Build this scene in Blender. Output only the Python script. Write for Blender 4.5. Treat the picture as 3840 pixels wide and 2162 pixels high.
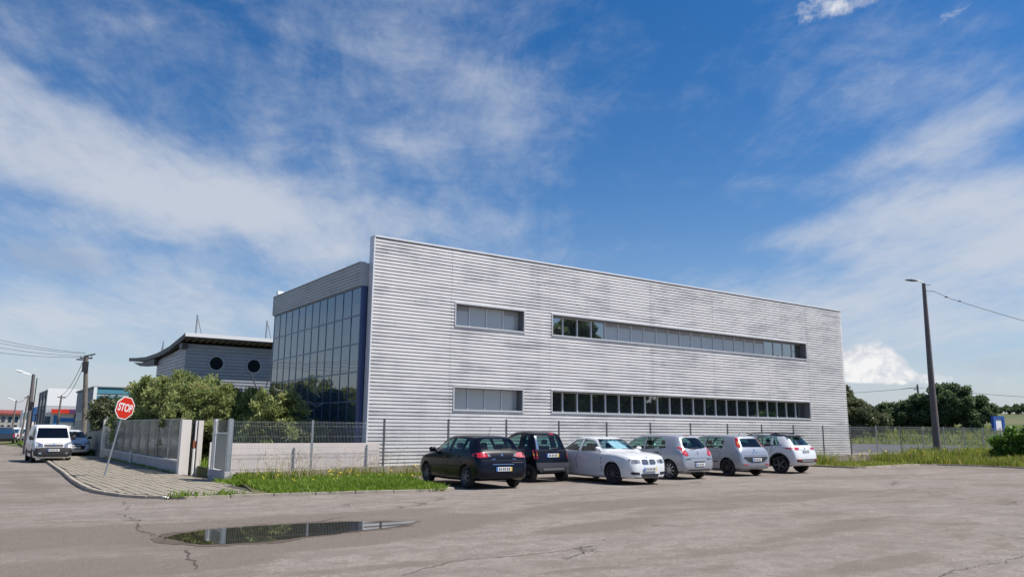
import bpy, bmesh, math, random
import numpy as np
from mathutils import Vector, Matrix
from mathutils.bvhtree import BVHTree

random.seed(7)
rng = np.random.default_rng(7)
for _o in list(bpy.data.objects):
    bpy.data.objects.remove(_o)
scene = bpy.context.scene
col = scene.collection
R = math.radians

# ------------------------------------------------------------------ camera
HEAD, PITCH, ROLL, F_PX = R(35.0), math.atan(529 / 2896), 0.0085, 2896.0
fwd = Vector((math.sin(HEAD) * math.cos(PITCH), math.cos(HEAD) * math.cos(PITCH), math.sin(PITCH)))
rgt0 = Vector((math.cos(HEAD), -math.sin(HEAD), 0))
up0 = rgt0.cross(fwd)
rgt = rgt0 * math.cos(ROLL) + up0 * math.sin(ROLL)
upv = up0 * math.cos(ROLL) - rgt0 * math.sin(ROLL)
cam_data = bpy.data.cameras.new('camera')
cam = bpy.data.objects.new('camera', cam_data)
col.objects.link(cam)
m3 = Matrix((rgt, upv, -fwd)).transposed()
cam.matrix_world = Matrix.Translation((0, 0, 1.6)) @ m3.to_4x4()
cam_data.sensor_width = 36.0
cam_data.lens = F_PX / 3840 * 36.0
cam_data.clip_end = 5000
scene.camera = cam

# ------------------------------------------------------------------ sun, sky, exposure
SUN_EL, SUN_AZ = R(57.0), R(132.0)          # azimuth clockwise from +Y
sun_dir = Vector((math.sin(SUN_AZ) * math.cos(SUN_EL), math.cos(SUN_AZ) * math.cos(SUN_EL), math.sin(SUN_EL)))
sun_data = bpy.data.lights.new('sun', 'SUN')
sun_data.energy = 5.0
sun_data.angle = R(0.53)
sun_data.color = (1.0, 0.955, 0.89)
sun = bpy.data.objects.new('sun', sun_data)
col.objects.link(sun)
sun.rotation_euler = sun_dir.to_track_quat('Z', 'Y').to_euler()
scene.view_settings.view_transform = 'Standard'
scene.view_settings.look = 'None'
scene.view_settings.gamma = 1.0
scene.view_settings.use_curve_mapping = False
scene.view_settings.exposure = 0.38
scene.render.engine = 'CYCLES'
scene.cycles.use_denoising = True
scene.cycles.max_bounces = 8
scene.cycles.transparent_max_bounces = 24
scene.cycles.sample_clamp_indirect = 8.0

world = bpy.data.worlds.new('World')
scene.world = world
world.use_nodes = True
wn, wl = world.node_tree.nodes, world.node_tree.links
wn.clear()


def W(t, **kw):
    n = wn.new(t)
    for k, v in kw.items():
        setattr(n, k, v)
    return n


def wmath(op, a, b=None, c=None, clamp=False):
    n = W('ShaderNodeMath', operation=op, use_clamp=clamp)
    for i, v in enumerate((a, b, c)):
        if v is None:
            continue
        if isinstance(v, (int, float)):
            n.inputs[i].default_value = v
        else:
            wl.new(v, n.inputs[i])
    return n.outputs[0]


def wvec(op, a, b=None):
    n = W('ShaderNodeVectorMath', operation=op)
    for i, v in enumerate((a, b)):
        if v is None:
            continue
        if isinstance(v, (tuple, Vector)):
            n.inputs[i].default_value = v
        else:
            wl.new(v, n.inputs[i])
    return n.outputs['Value'] if op == 'DOT_PRODUCT' else n.outputs[0]


def sky_dir(px, py):
    """unit direction of a place in the sky, from its bearing and height as measured in the photograph"""
    d = fwd * F_PX + rgt * (px - 1920) - upv * (py - 1081)
    return d.normalized()


tc = W('ShaderNodeTexCoord')
DIR = tc.outputs['Generated']
sep = W('ShaderNodeSeparateXYZ')
wl.new(DIR, sep.inputs[0])
# cloud deck: the view direction laid on a flat layer, so that clouds foreshorten toward the horizon
zc = wmath('ADD', wmath('MAXIMUM', sep.outputs[2], 0.0), 0.11)
comb = W('ShaderNodeCombineXYZ')
wl.new(wmath('DIVIDE', sep.outputs[0], zc), comb.inputs[0])
wl.new(wmath('DIVIDE', sep.outputs[1], zc), comb.inputs[1])
DECK = comb.outputs[0]


def wnoise(vec, scale, detail, rough, dist=0.0, stretch=None, rot=0.0, off=(0, 0, 0)):
    """noise whose features are drawn out by stretch along axes turned by rot"""
    mp = W('ShaderNodeMapping', vector_type='TEXTURE')
    mp.inputs['Location'].default_value = off
    mp.inputs['Rotation'].default_value = (0, 0, rot)
    mp.inputs['Scale'].default_value = stretch or (1, 1, 1)
    wl.new(vec, mp.inputs[0])
    n = W('ShaderNodeTexNoise')
    n.inputs['Scale'].default_value = scale
    n.inputs['Detail'].default_value = detail
    n.inputs['Roughness'].default_value = rough
    n.inputs['Distortion'].default_value = dist
    wl.new(mp.outputs[0], n.inputs['Vector'])
    return n.outputs['Fac']


def blob(px, py, hw, hh, amp, tilt=0.0):
    """soft elliptical cloud bank: bearing/height of its centre, half sizes in the photo's pixels"""
    c = sky_dir(px, py)
    r = c.cross(Vector((0, 0, 1))).normalized()
    u = r.cross(c)
    ct, st = math.cos(tilt), math.sin(tilt)
    r2 = (r * ct + u * st) / (hw / F_PX)
    u2 = (u * ct - r * st) / (hh / F_PX)
    a = wvec('DOT_PRODUCT', DIR, r2)
    b = wvec('DOT_PRODUCT', DIR, u2)
    front = wmath('GREATER_THAN', wvec('DOT_PRODUCT', DIR, c), 0.2)
    e = wmath('EXPONENT', wmath('MULTIPLY', wmath('ADD', wmath('MULTIPLY', a, a), wmath('MULTIPLY', b, b)), -1.0))
    return wmath('MULTIPLY', wmath('MULTIPLY', e, front), amp)


def total(items):
    s = items[0]
    for i in items[1:]:
        s = wmath('ADD', s, i)
    return s


def smooth(x, lo, hi):
    n = W('ShaderNodeMapRange', interpolation_type='SMOOTHSTEP')
    n.inputs['From Min'].default_value = lo
    n.inputs['From Max'].default_value = hi
    wl.new(x, n.inputs['Value'])
    return n.outputs['Result']


def wmix(f, a, b):
    n = W('ShaderNodeMix', data_type='RGBA')
    for s, v in ((0, f), (6, a), (7, b)):
        if isinstance(v, (int, float)):
            n.inputs[s].default_value = v
        elif isinstance(v, tuple):
            n.inputs[s].default_value = (*v, 1)
        else:
            wl.new(v, n.inputs[s])
    return n.outputs[2]


sky = W('ShaderNodeTexSky', sky_type='NISHITA')
sky.sun_disc = False
sky.sun_elevation = SUN_EL
sky.sun_rotation = SUN_AZ
sky.air_density = 1.0
sky.dust_density = 0.35
sky.ozone_density = 2.2

BLOBS_WISP = [
    blob(330, 640, 800, 180, .25, R(-13)), blob(1050, 790, 560, 130, .23, R(-9)), blob(500, 300, 900, 330, .08), blob(150, 400, 420, 110, .10, R(-14)), blob(700, 690, 420, 90, .10, R(-14)),
    blob(1930, 490, 140, 200, .19, R(35)), blob(1250, 420, 620, 230, .07, R(-25)), blob(1150, 950, 420, 40, .14, R(3)), blob(300, 1180, 900, 190, .26), blob(1950, 900, 420, 120, .07),
    blob(3420, 800, 560, 95, .30, R(8)), blob(3550, 1010, 950, 150, .32, R(6)), blob(3520, 530, 330, 70, .24, R(14)), blob(3650, 1230, 700, 110, .20), blob(3200, 640, 480, 70, .07, R(10)),
    blob(3720, 700, 300, 90, .14), blob(1600, 850, 260, 60, .10), blob(2650, 330, 620, 330, -.12), blob(2450, 820, 480, 240, -.16), blob(1900, 60, 900, 160, -.06), blob(3000, 950, 260, 60, -.10), blob(2920, 910, 180, 40, .12),
    blob(150, 760, 260, 40, -.14), blob(650, 930, 260, 35, -.12), blob(400, 380, 330, 50, -.10, R(-16)),
]
n1 = wnoise(DECK, 1.5, 9, .60, .5, (.8, 2.4, 1), R(-33), (1.7, .4, 0))
n2 = wnoise(DECK, 6.5, 8, .66, .6, (.8, 2.0, 1), R(-28), (3.1, 2.2, 0))
n3 = wnoise(DIR, 6.5, 10, .62, .35, (1.5, 1.5, .62), 0, (.3, .2, .9))
n4 = wnoise(DIR, 26, 6, .65, .3, (1.3, 1.3, .7), 0, (.1, .7, .4))
wn_mix = total([wmath('MULTIPLY', n1, .62), wmath('MULTIPLY', n2, .30), wmath('MULTIPLY', n3, .66), wmath('MULTIPLY', n4, .16)])
dens = wmath('ADD', wmath('SUBTRACT', wn_mix, .345), total(BLOBS_WISP))
wisp = smooth(dens, .44, 1.02)
BLOBS_PUFF = [blob(3270, 1345, 85, 62, .72), blob(3190, 1385, 70, 62, .6), blob(3350, 1395, 62, 42, .55), blob(3290, 1470, 260, 34, -.5), blob(3440, 1425, 120, 26, .3), blob(3560, 1480, 260, 60, .24), blob(3150, 45, 190, 44, .36, R(8)),
              blob(3550, 70, 95, 34, .34, R(25)), blob(3780, 1420, 240, 60, .2), blob(3080, 10, 130, 36, .22)]
p1 = wnoise(DIR, 20, 9, .64, .35, (1, 1, .8), 0, (.13, 0, 0))
puff = smooth(wmath('ADD', wmath('MULTIPLY', p1, .8), total(BLOBS_PUFF)), .66, .90)
BLOBS_GREY = [blob(120, 960, 300, 75, .34), blob(1560, 800, 180, 40, .24), blob(900, 1130, 330, 35, .2), blob(950, 1050, 130, 30, .2), blob(3700, 1370, 190, 45, .3), blob(3420, 1190, 120, 20, .2), blob(3270, 1450, 260, 28, .2)]
g1 = wnoise(DIR, 9, 7, .6, .2, (1, 1, 2.2), 0, (.6, .3, 0))
grey = smooth(wmath('ADD', wmath('MULTIPLY', g1, .75), total(BLOBS_GREY)), .5, .85)
edge = smooth(wnoise(DIR, 34, 6, .6, .2, (1, 1, .8), 0, (.9, .1, .5)), .36, .60)
haze_band = wmath('MULTIPLY', wmath('POWER', wmath('SUBTRACT', 1.0, wmath('MAXIMUM', sep.outputs[2], 0.0), clamp=True), 8.0), .82)
SKY_TINT = (1.0, 1.0, 1.0)
hsv = W('ShaderNodeHueSaturation')
hsv.inputs['Hue'].default_value = .505
hsv.inputs['Saturation'].default_value = 1.40
hsv.inputs['Value'].default_value = 1.12
wl.new(sky.outputs[0], hsv.inputs['Color'])
c0 = wmix(haze_band, hsv.outputs[0], (4.9, 5.05, 6.5))
c1 = wmix(wmath('MULTIPLY', wisp, .84), c0, (6.1, 6.5, 7.2))
c2 = wmix(wmath('MULTIPLY', grey, .62), c1, (4.2, 4.6, 5.5))
c3 = wmix(wmath('MULTIPLY', puff, .9), c2, wmix(edge, (6.0, 6.3, 7.0), (9.4, 9.3, 9.2)))
bg = W('ShaderNodeBackground')
bg.inputs['Strength'].default_value = 0.078
wl.new(c3, bg.inputs['Color'])
wo = W('ShaderNodeOutputWorld')
wl.new(bg.outputs[0], wo.inputs[0])

# ------------------------------------------------------------------ helpers
def tag(o, label=None, cat=None, group=None, kind=None):
    for k, v in (('label', label), ('category', cat), ('group', group), ('kind', kind)):
        if v:
            o[k] = v
    return o


class MB:
    """collects boxes, tubes and polygons, then links them as ONE mesh object"""
    def __init__(s):
        s.v, s.f, s.m = [], [], []

    def add(s, vs, fs, mi=0):
        b = len(s.v)
        s.v += [tuple(v) for v in vs]
        s.f += [tuple(b + i for i in f) for f in fs]
        s.m += [mi] * len(fs)
        return s

    def box(s, x0, x1, y0, y1, z0, z1, mi=0):
        vs = [(x, y, z) for z in (z0, z1) for y in (y0, y1) for x in (x0, x1)]
        return s.add(vs, [(0, 2, 3, 1), (4, 5, 7, 6), (0, 1, 5, 4), (2, 6, 7, 3), (0, 4, 6, 2), (1, 3, 7, 5)], mi)

    def prism(s, pts, axis, a, b, mi=0):
        """polygon in the two other axes, extruded along axis from a to b"""
        def put(p, t):
            return {'x': (t, p[0], p[1]), 'y': (p[0], t, p[1]), 'z': (p[0], p[1], t)}[axis]
        n = len(pts)
        vs = [put(p, a) for p in pts] + [put(p, b) for p in pts]
        fs = [tuple(range(n)), tuple(range(2 * n - 1, n - 1, -1))] + [(i, n + i, n + (i + 1) % n, (i + 1) % n) for i in range(n)]
        return s.add(vs, fs, mi)

    def tube(s, pts, radii, n=8, mi=0, caps=True):
        pts = [Vector(p) for p in pts]
        if isinstance(radii, (int, float)):
            radii = [radii] * len(pts)
        rings = []
        ref = None
        for i, p in enumerate(pts):
            t = (pts[min(i + 1, len(pts) - 1)] - pts[max(i - 1, 0)]).normalized()
            if ref is None:
                ref = Vector((0, 0, 1)) if abs(t.z) < .9 else Vector((1, 0, 0))
            a = t.cross(ref).normalized()
            b = a.cross(t)
            rings.append([p + (a * math.cos(2 * math.pi * k / n) + b * math.sin(2 * math.pi * k / n)) * radii[i] for k in range(n)])
        vs = [v for r in rings for v in r]
        fs = [(i * n + k, i * n + (k + 1) % n, (i + 1) * n + (k + 1) % n, (i + 1) * n + k) for i in range(len(pts) - 1) for k in range(n)]
        if caps:
            fs += [tuple(range(n - 1, -1, -1)), tuple((len(pts) - 1) * n + k for k in range(n))]
        return s.add(vs, fs, mi)

    def lathe(s, prof, axis='y', n=24, mi=0, center=(0, 0, 0)):
        """closed profile of (radius, along) turned round an axis through center"""
        vs = []
        cx, cy, cz = center
        for k in range(n):
            a = 2 * math.pi * k / n
            for r, t in prof:
                c, q = r * math.cos(a), r * math.sin(a)
                vs.append({'y': (cx + c, cy + t, cz + q), 'z': (cx + c, cy + q, cz + t), 'x': (cx + t, cy + c, cz + q)}[axis])
        m = len(prof)
        fs = [(k * m + i, k * m + (i + 1) % m, ((k + 1) % n) * m + (i + 1) % m, ((k + 1) % n) * m + i) for k in range(n) for i in range(m)]
        return s.add(vs, fs, mi)

    def mesh(s, name, mats, smooth=None, bevel=0.0):
        me = bpy.data.meshes.new(name)
        me.from_pydata(s.v, [], s.f)
        for m in (mats if isinstance(mats, (list, tuple)) else [mats]):
            me.materials.append(m)
        if any(s.m):
            me.polygons.foreach_set('material_index', s.m)
        bm = bmesh.new()
        bm.from_mesh(me)
        bmesh.ops.recalc_face_normals(bm, faces=bm.faces)
        if bevel:
            bmesh.ops.bevel(bm, geom=[e for e in bm.edges if e.calc_face_angle(0) > .5], offset=bevel, segments=2, affect='EDGES', clamp_overlap=True)
        bm.to_mesh(me)
        bm.free()
        if smooth is not None:
            me.polygons.foreach_set('use_smooth', [True] * len(me.polygons))
            me.set_sharp_from_angle(angle=R(smooth))
        me.update()
        return me

    def build(s, name, mats, parent=None, smooth=None, bevel=0.0, loc=None):
        return link(name, s.mesh(name, mats, smooth, bevel), parent, loc)


def link(name, me, parent=None, loc=None, rot=None):
    o = bpy.data.objects.new(name, me)
    col.objects.link(o)
    if parent:
        o.parent = parent
    if loc:
        o.location = loc
    if rot:
        o.rotation_euler = rot
    return o


def thing(name, label, cat, loc=(0, 0, 0), rz=0.0, group=None):
    o = bpy.data.objects.new(name, None)
    o.empty_display_size = .3
    col.objects.link(o)
    o.location = loc
    o.rotation_euler = (0, 0, rz)
    return tag(o, label, cat, group)


def copy_tree(o, parent=None):
    c = o.copy()
    col.objects.link(c)
    if parent:
        c.parent = parent
    for ch in list(o.children):
        copy_tree(ch, c)
    return c


def np_mesh(name, verts, faces, mats, tint=None):
    """large mesh from arrays; faces (n,k); tint: one value per face for the material's colour variation"""
    me = bpy.data.meshes.new(name)
    n, k = faces.shape
    me.vertices.add(len(verts))
    me.vertices.foreach_set('co', np.asarray(verts, np.float32).ravel())
    me.loops.add(n * k)
    me.loops.foreach_set('vertex_index', faces.astype(np.int32).ravel())
    me.polygons.add(n)
    me.polygons.foreach_set('loop_start', np.arange(0, n * k, k, dtype=np.int32))
    me.polygons.foreach_set('loop_total', np.full(n, k, np.int32))
    for m in (mats if isinstance(mats, (list, tuple)) else [mats]):
        me.materials.append(m)
    if tint is not None:
        a = me.attributes.new('tint', 'FLOAT', 'FACE')
        a.data.foreach_set('value', np.asarray(tint, np.float32))
    me.update(calc_edges=True)
    return me


# ------------------------------------------------------------------ materials
def mat(name, color, rough=.5, metal=0.0, spec=.5, coat=0.0, ior=None, vary=0.0, vscale=3.0, bump=0.0, bscale=40.0, emit=None, stretch=None, alpha=None):
    m = bpy.data.materials.new(name)
    m.use_nodes = True
    nt = m.node_tree
    b = nt.nodes['Principled BSDF']
    b.inputs['Base Color'].default_value = (*color, 1)
    b.inputs['Roughness'].default_value = rough
    b.inputs['Metallic'].default_value = metal
    b.inputs['Specular IOR Level'].default_value = spec
    b.inputs['Coat Weight'].default_value = coat
    b.inputs['Coat Roughness'].default_value = .04
    if ior:
        b.inputs['IOR'].default_value = ior
    if vary or bump:
        t = nt.nodes.new('ShaderNodeTexCoord')
        vec = t.outputs['Object']
        if stretch:
            mp = nt.nodes.new('ShaderNodeMapping')
            mp.inputs['Scale'].default_value = stretch
            nt.links.new(vec, mp.inputs[0])
            vec = mp.outputs[0]
    if vary:
        n = nt.nodes.new('ShaderNodeTexNoise')
        n.inputs['Scale'].default_value = vscale
        n.inputs['Detail'].default_value = 8
        n.inputs['Roughness'].default_value = .65
        nt.links.new(vec, n.inputs['Vector'])
        r = nt.nodes.new('ShaderNodeValToRGB')
        r.color_ramp.elements[0].position, r.color_ramp.elements[1].position = .3, .7
        r.color_ramp.elements[0].color = (*[c * (1 - vary) for c in color], 1)
        r.color_ramp.elements[1].color = (*[min(1, c * (1 + vary)) for c in color], 1)
        nt.links.new(n.outputs['Fac'], r.inputs[0])
        nt.links.new(r.outputs[0], b.inputs['Base Color'])
    if bump:
        n = nt.nodes.new('ShaderNodeTexNoise')
        n.inputs['Scale'].default_value = bscale
        n.inputs['Detail'].default_value = 5
        nt.links.new(vec, n.inputs['Vector'])
        bp = nt.nodes.new('ShaderNodeBump')
        bp.inputs['Strength'].default_value = bump
        bp.inputs['Distance'].default_value = .02
        nt.links.new(n.outputs['Fac'], bp.inputs['Height'])
        nt.links.new(bp.outputs[0], b.inputs['Normal'])
    return m


def tinted_glass(name, tint, refl_ior=1.5):
    m = bpy.data.materials.new(name)
    m.use_nodes = True
    nt = m.node_tree
    nt.nodes.clear()
    o = nt.nodes.new('ShaderNodeOutputMaterial')
    tr = nt.nodes.new('ShaderNodeBsdfTransparent')
    tr.inputs[0].default_value = (*tint, 1)
    gl = nt.nodes.new('ShaderNodeBsdfGlossy')
    gl.inputs['Roughness'].default_value = .01
    ge = nt.nodes.new('ShaderNodeNewGeometry')
    dt = nt.nodes.new('ShaderNodeVectorMath')
    dt.operation = 'DOT_PRODUCT'
    nt.links.new(ge.outputs['Normal'], dt.inputs[0])
    nt.links.new(ge.outputs['Incoming'], dt.inputs[1])
    def mth(op, a, b=None):
        q = nt.nodes.new('ShaderNodeMath')
        q.operation = op
        for i, v in enumerate((a, b)):
            if isinstance(v, (int, float)):
                q.inputs[i].default_value = v
            elif v is not None:
                nt.links.new(v, q.inputs[i])
        return q.outputs[0]
    f0 = ((refl_ior - 1) / (refl_ior + 1)) ** 2 * 1.6
    pw = mth('POWER', mth('SUBTRACT', 1.0, mth('ABSOLUTE', dt.outputs['Value'])), 5.0)
    mx = nt.nodes.new('ShaderNodeMixShader')
    nt.links.new(mth('ADD', f0, mth('MULTIPLY', pw, 1 - f0)), mx.inputs[0])
    nt.links.new(tr.outputs[0], mx.inputs[1])
    nt.links.new(gl.outputs[0], mx.inputs[2])
    nt.links.new(mx.outputs[0], o.inputs[0])
    return m


def leaf_mat(name, dark, light, extra=None, transl=.25, rough=.5):
    """foliage: each leaf has its own tint value that picks a green of the plant"""
    m = bpy.data.materials.new(name)
    m.use_nodes = True
    nt = m.node_tree
    b = nt.nodes['Principled BSDF']
    a = nt.nodes.new('ShaderNodeAttribute')
    a.attribute_name = 'tint'
    r = nt.nodes.new('ShaderNodeValToRGB')
    r.color_ramp.elements[0].color = (*dark, 1)
    r.color_ramp.elements[1].color = (*light, 1)
    if extra:
        r.color_ramp.elements[1].position = .86
        e = r.color_ramp.elements.new(.93)
        e.color = (*extra, 1)
    nt.links.new(a.outputs['Fac'], r.inputs[0])
    nt.links.new(r.outputs[0], b.inputs['Base Color'])
    b.inputs['Roughness'].default_value = rough
    b.inputs['Specular IOR Level'].default_value = .3
    t = nt.nodes.new('ShaderNodeBsdfTranslucent')
    nt.links.new(r.outputs[0], t.inputs[0])
    mx = nt.nodes.new('ShaderNodeMixShader')
    mx.inputs[0].default_value = transl
    nt.links.new(b.outputs[0], mx.inputs[1])
    nt.links.new(t.outputs[0], mx.inputs[2])
    nt.links.new(mx.outputs[0], nt.nodes['Material Output'].inputs[0])
    return m


def node_mat(name):
    m = bpy.data.materials.new(name)
    m.use_nodes = True
    nt = m.node_tree
    return m, nt, nt.nodes['Principled BSDF']


def N(nt, t, **kw):
    n = nt.nodes.new(t)
    for k, v in kw.items():
        if k in n.inputs:
            n.inputs[k].default_value = v
        else:
            setattr(n, k, v)
    return n


def nmath(nt, op, a, b=None, clamp=False):
    n = nt.nodes.new('ShaderNodeMath')
    n.operation, n.use_clamp = op, clamp
    for i, v in enumerate((a, b)):
        if v is None:
            continue
        if isinstance(v, (int, float)):
            n.inputs[i].default_value = v
        else:
            nt.links.new(v, n.inputs[i])
    return n.outputs[0]


def nnoise(nt, vec, scale, detail=6, rough=.6, dist=0.0, stretch=None, off=(0, 0, 0), rot=0.0):
    mp = nt.nodes.new('ShaderNodeMapping')
    mp.inputs['Scale'].default_value = stretch or (1, 1, 1)
    mp.inputs['Location'].default_value = off
    mp.inputs['Rotation'].default_value = (0, 0, rot)
    nt.links.new(vec, mp.inputs[0])
    n = N(nt, 'ShaderNodeTexNoise', Scale=scale, Detail=detail, Roughness=rough, Distortion=dist)
    nt.links.new(mp.outputs[0], n.inputs['Vector'])
    return n.outputs['Fac']


def nramp(nt, x, lo, hi):
    n = nt.nodes.new('ShaderNodeMapRange')
    n.interpolation_type = 'SMOOTHSTEP'
    n.inputs['From Min'].default_value, n.inputs['From Max'].default_value = lo, hi
    nt.links.new(x, n.inputs['Value'])
    return n.outputs['Result']


def nmix(nt, f, a, b):
    n = nt.nodes.new('ShaderNodeMix')
    n.data_type = 'RGBA'
    for s, v in ((0, f), (6, a), (7, b)):
        if isinstance(v, (int, float)):
            n.inputs[s].default_value = v
        elif isinstance(v, tuple):
            n.inputs[s].default_value = (*v, 1)
        else:
            nt.links.new(v, n.inputs[s])
    return n.outputs[2]


def asphalt_mat():
    m, nt, b = node_mat('asphalt')
    tcn = nt.nodes.new('ShaderNodeTexCoord')
    P = tcn.outputs['Object']
    big = nnoise(nt, P, .16, 7, .62, .5, (.75, 1.5, 1), (2.3, .4, 0), R(-18))
    mid = nnoise(nt, P, .75, 8, .68, .5, (.6, 1.8, 1), (.2, 5, 0), R(-14))
    grain = nnoise(nt, P, 15, 4, .8)
    fine = nnoise(nt, P, 85, 2, .7)
    fine2 = nnoise(nt, P, 48, 3, .75, 0, None, (3, 1, 0))
    # worn spots with a shape of their own: (x, y, half length, half width, turn, amount)
    stain = None
    for sx_, sy_, hw_, hh_s, rt_, am_ in ((9.0, 12.5, 4.6, .75, 13, .12), (1.5, 13.4, 1.7, 1.1, 0, .12), (2.7, 9.9, .9, .3, 5, .10), (.8, 10.4, 1.2, .7, 0, .09), (9.4, 5.6, 1.4, .3, 4, .10), (7.4, 6.5, .6, .14, 0, .10), (9.6, 10.4, 2.2, .4, 8, .08), (5.0, 14.0, 2.6, .45, 3, .12), (5.4, 11.0, 2.6, .5, 9, .10), (1.9, 28, .5, 4, 0, .08), (14.5, 15.6, 3.0, .3, 5, .07), (16, 10, 4, .6, 10, .07), (4.6, 17.2, 2.6, .5, -6, -.16), (12, 17.0, 5, .5, 3, -.12), (5.0, 9.6, 2.0, .7, 0, -.12), (9, 8.6, 3.5, .9, 5, -.08)):
        mpp = N(nt, 'ShaderNodeMapping', vector_type='TEXTURE')
        mpp.inputs['Location'].default_value = (sx_, sy_, 0)
        mpp.inputs['Rotation'].default_value = (0, 0, R(rt_))
        mpp.inputs['Scale'].default_value = (hw_, hh_s, 1000)
        nt.links.new(P, mpp.inputs[0])
        lnn = N(nt, 'ShaderNodeVectorMath', operation='LENGTH')
        nt.links.new(mpp.outputs[0], lnn.inputs[0])
        g0 = nmath(nt, 'MULTIPLY', nmath(nt, 'SUBTRACT', 1.0, nramp(nt, lnn.outputs['Value'], .35, 1.5)), am_)
        stain = g0 if stain is None else nmath(nt, 'ADD', stain, g0)
    # bare brown patches where the light top layer has worn off
    patch = nramp(nt, nmath(nt, 'ADD', nmath(nt, 'MULTIPLY', big, .62), nmath(nt, 'ADD', nmath(nt, 'MULTIPLY', mid, .42), nmath(nt, 'ADD', nmath(nt, 'MULTIPLY', nmath(nt, 'SUBTRACT', grain, .5), .22), stain))), .515, .58)
    # worn ring round the puddle
    mp = N(nt, 'ShaderNodeMapping')
    mp.inputs['Location'].default_value = (-4.3, -12.5, 0)
    nt.links.new(P, mp.inputs[0])
    mp2 = N(nt, 'ShaderNodeMapping')
    mp2.inputs['Scale'].default_value = (.28, .5, 0)
    nt.links.new(mp.outputs[0], mp2.inputs[0])
    ln = N(nt, 'ShaderNodeVectorMath', operation='LENGTH')
    nt.links.new(mp2.outputs[0], ln.inputs[0])
    wet = nmath(nt, 'SUBTRACT', 1.0, nramp(nt, nmath(nt, 'ADD', ln.outputs['Value'], nmath(nt, 'MULTIPLY', mid, .9)), .95, 1.5))
    patch = nmath(nt, 'MAXIMUM', nmath(nt, 'MULTIPLY', patch, .85), wet)
    light = nmix(nt, nramp(nt, mid, .3, .7), (.182, .155, .132), (.290, .252, .220))
    light = nmix(nt, nmath(nt, 'MULTIPLY', nramp(nt, nnoise(nt, P, 2.6, 6, .7, .4, None, (8, 3, 0)), .46, .58), .6), light, (.150, .122, .100))
    brown = nmix(nt, nramp(nt, grain, .3, .7), (.082, .059, .044), (.185, .144, .110))
    c = nmix(nt, patch, light, brown)
    c = nmix(nt, nmath(nt, 'MULTIPLY', nramp(nt, grain, .48, .58), .55), c, (.12, .102, .09))
    c = nmix(nt, nmath(nt, 'MULTIPLY', nramp(nt, fine, .51, .62), .6), c, (.38, .345, .315))
    c = nmix(nt, nmath(nt, 'MULTIPLY', nmath(nt, 'SUBTRACT', 1.0, nramp(nt, fine2, .36, .47)), .7), c, (.085, .07, .058))
    # cracks
    warp = N(nt, 'ShaderNodeTexNoise', Scale=.9, Detail=5, Roughness=.6)
    nt.links.new(P, warp.inputs['Vector'])
    wv = N(nt, 'ShaderNodeVectorMath', operation='MULTIPLY_ADD')
    nt.links.new(warp.outputs['Color'], wv.inputs[0])
    wv.inputs[1].default_value = (1.6, 1.6, 0)
    nt.links.new(P, wv.inputs[2])
    vo = N(nt, 'ShaderNodeTexVoronoi', feature='DISTANCE_TO_EDGE', Scale=.17)
    nt.links.new(wv.outputs[0], vo.inputs['Vector'])
    cm = nnoise(nt, P, .33, 4, .6, 0, None, (4.2, 1.1, 0))
    crack = nmath(nt, 'MULTIPLY', nmath(nt, 'SUBTRACT', 1.0, nramp(nt, vo.outputs['Distance'], .0015, .0075)), nramp(nt, cm, .50, .60))
    c = nmix(nt, nmath(nt, 'MULTIPLY', crack, .5), c, (.05, .042, .036))
    nt.links.new(c, b.inputs['Base Color'])
    b.inputs['Roughness'].default_value = .92
    b.inputs['Specular IOR Level'].default_value = .25
    h = nmath(nt, 'ADD', nmath(nt, 'MULTIPLY', grain, .7), nmath(nt, 'MULTIPLY', fine, .5))
    h = nmath(nt, 'SUBTRACT', h, nmath(nt, 'MULTIPLY', crack, 2.0))
    h = nmath(nt, 'SUBTRACT', h, nmath(nt, 'MULTIPLY', patch, .25))
    bp = N(nt, 'ShaderNodeBump', Strength=.9, Distance=.016)
    nt.links.new(h, bp.inputs['Height'])
    nt.links.new(bp.outputs[0], b.inputs['Normal'])
    return m


def earth_mat():
    m, nt, b = node_mat('earth')
    P = nt.nodes.new('ShaderNodeTexCoord').outputs['Object']
    a = nnoise(nt, P, .06, 8, .65)
    g = nnoise(nt, P, 1.2, 8, .7)
    c = nmix(nt, nramp(nt, a, .35, .65), (.075, .095, .03), (.13, .12, .05))
    c = nmix(nt, nmath(nt, 'MULTIPLY', nramp(nt, g, .45, .65), .5), c, (.05, .075, .02))
    nt.links.new(c, b.inputs['Base Color'])
    b.inputs['Roughness'].default_value = 1
    bp = N(nt, 'ShaderNodeBump', Strength=.7, Distance=.1)
    nt.links.new(g, bp.inputs['Height'])
    nt.links.new(bp.outputs[0], b.inputs['Normal'])
    return m


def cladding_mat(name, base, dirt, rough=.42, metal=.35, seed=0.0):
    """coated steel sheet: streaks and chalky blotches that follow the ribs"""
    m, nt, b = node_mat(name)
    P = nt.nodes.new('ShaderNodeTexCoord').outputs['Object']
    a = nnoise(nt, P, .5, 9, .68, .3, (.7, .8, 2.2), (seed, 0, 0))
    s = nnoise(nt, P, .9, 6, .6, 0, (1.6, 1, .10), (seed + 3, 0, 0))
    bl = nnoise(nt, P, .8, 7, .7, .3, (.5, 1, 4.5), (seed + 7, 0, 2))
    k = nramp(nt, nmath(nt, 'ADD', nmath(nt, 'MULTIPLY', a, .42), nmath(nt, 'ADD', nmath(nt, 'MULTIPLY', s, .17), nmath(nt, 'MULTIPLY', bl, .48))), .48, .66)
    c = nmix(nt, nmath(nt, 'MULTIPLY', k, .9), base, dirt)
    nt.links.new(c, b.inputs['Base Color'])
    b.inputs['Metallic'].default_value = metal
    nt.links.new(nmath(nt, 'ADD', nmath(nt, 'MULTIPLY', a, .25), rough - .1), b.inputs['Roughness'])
    return m


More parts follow.
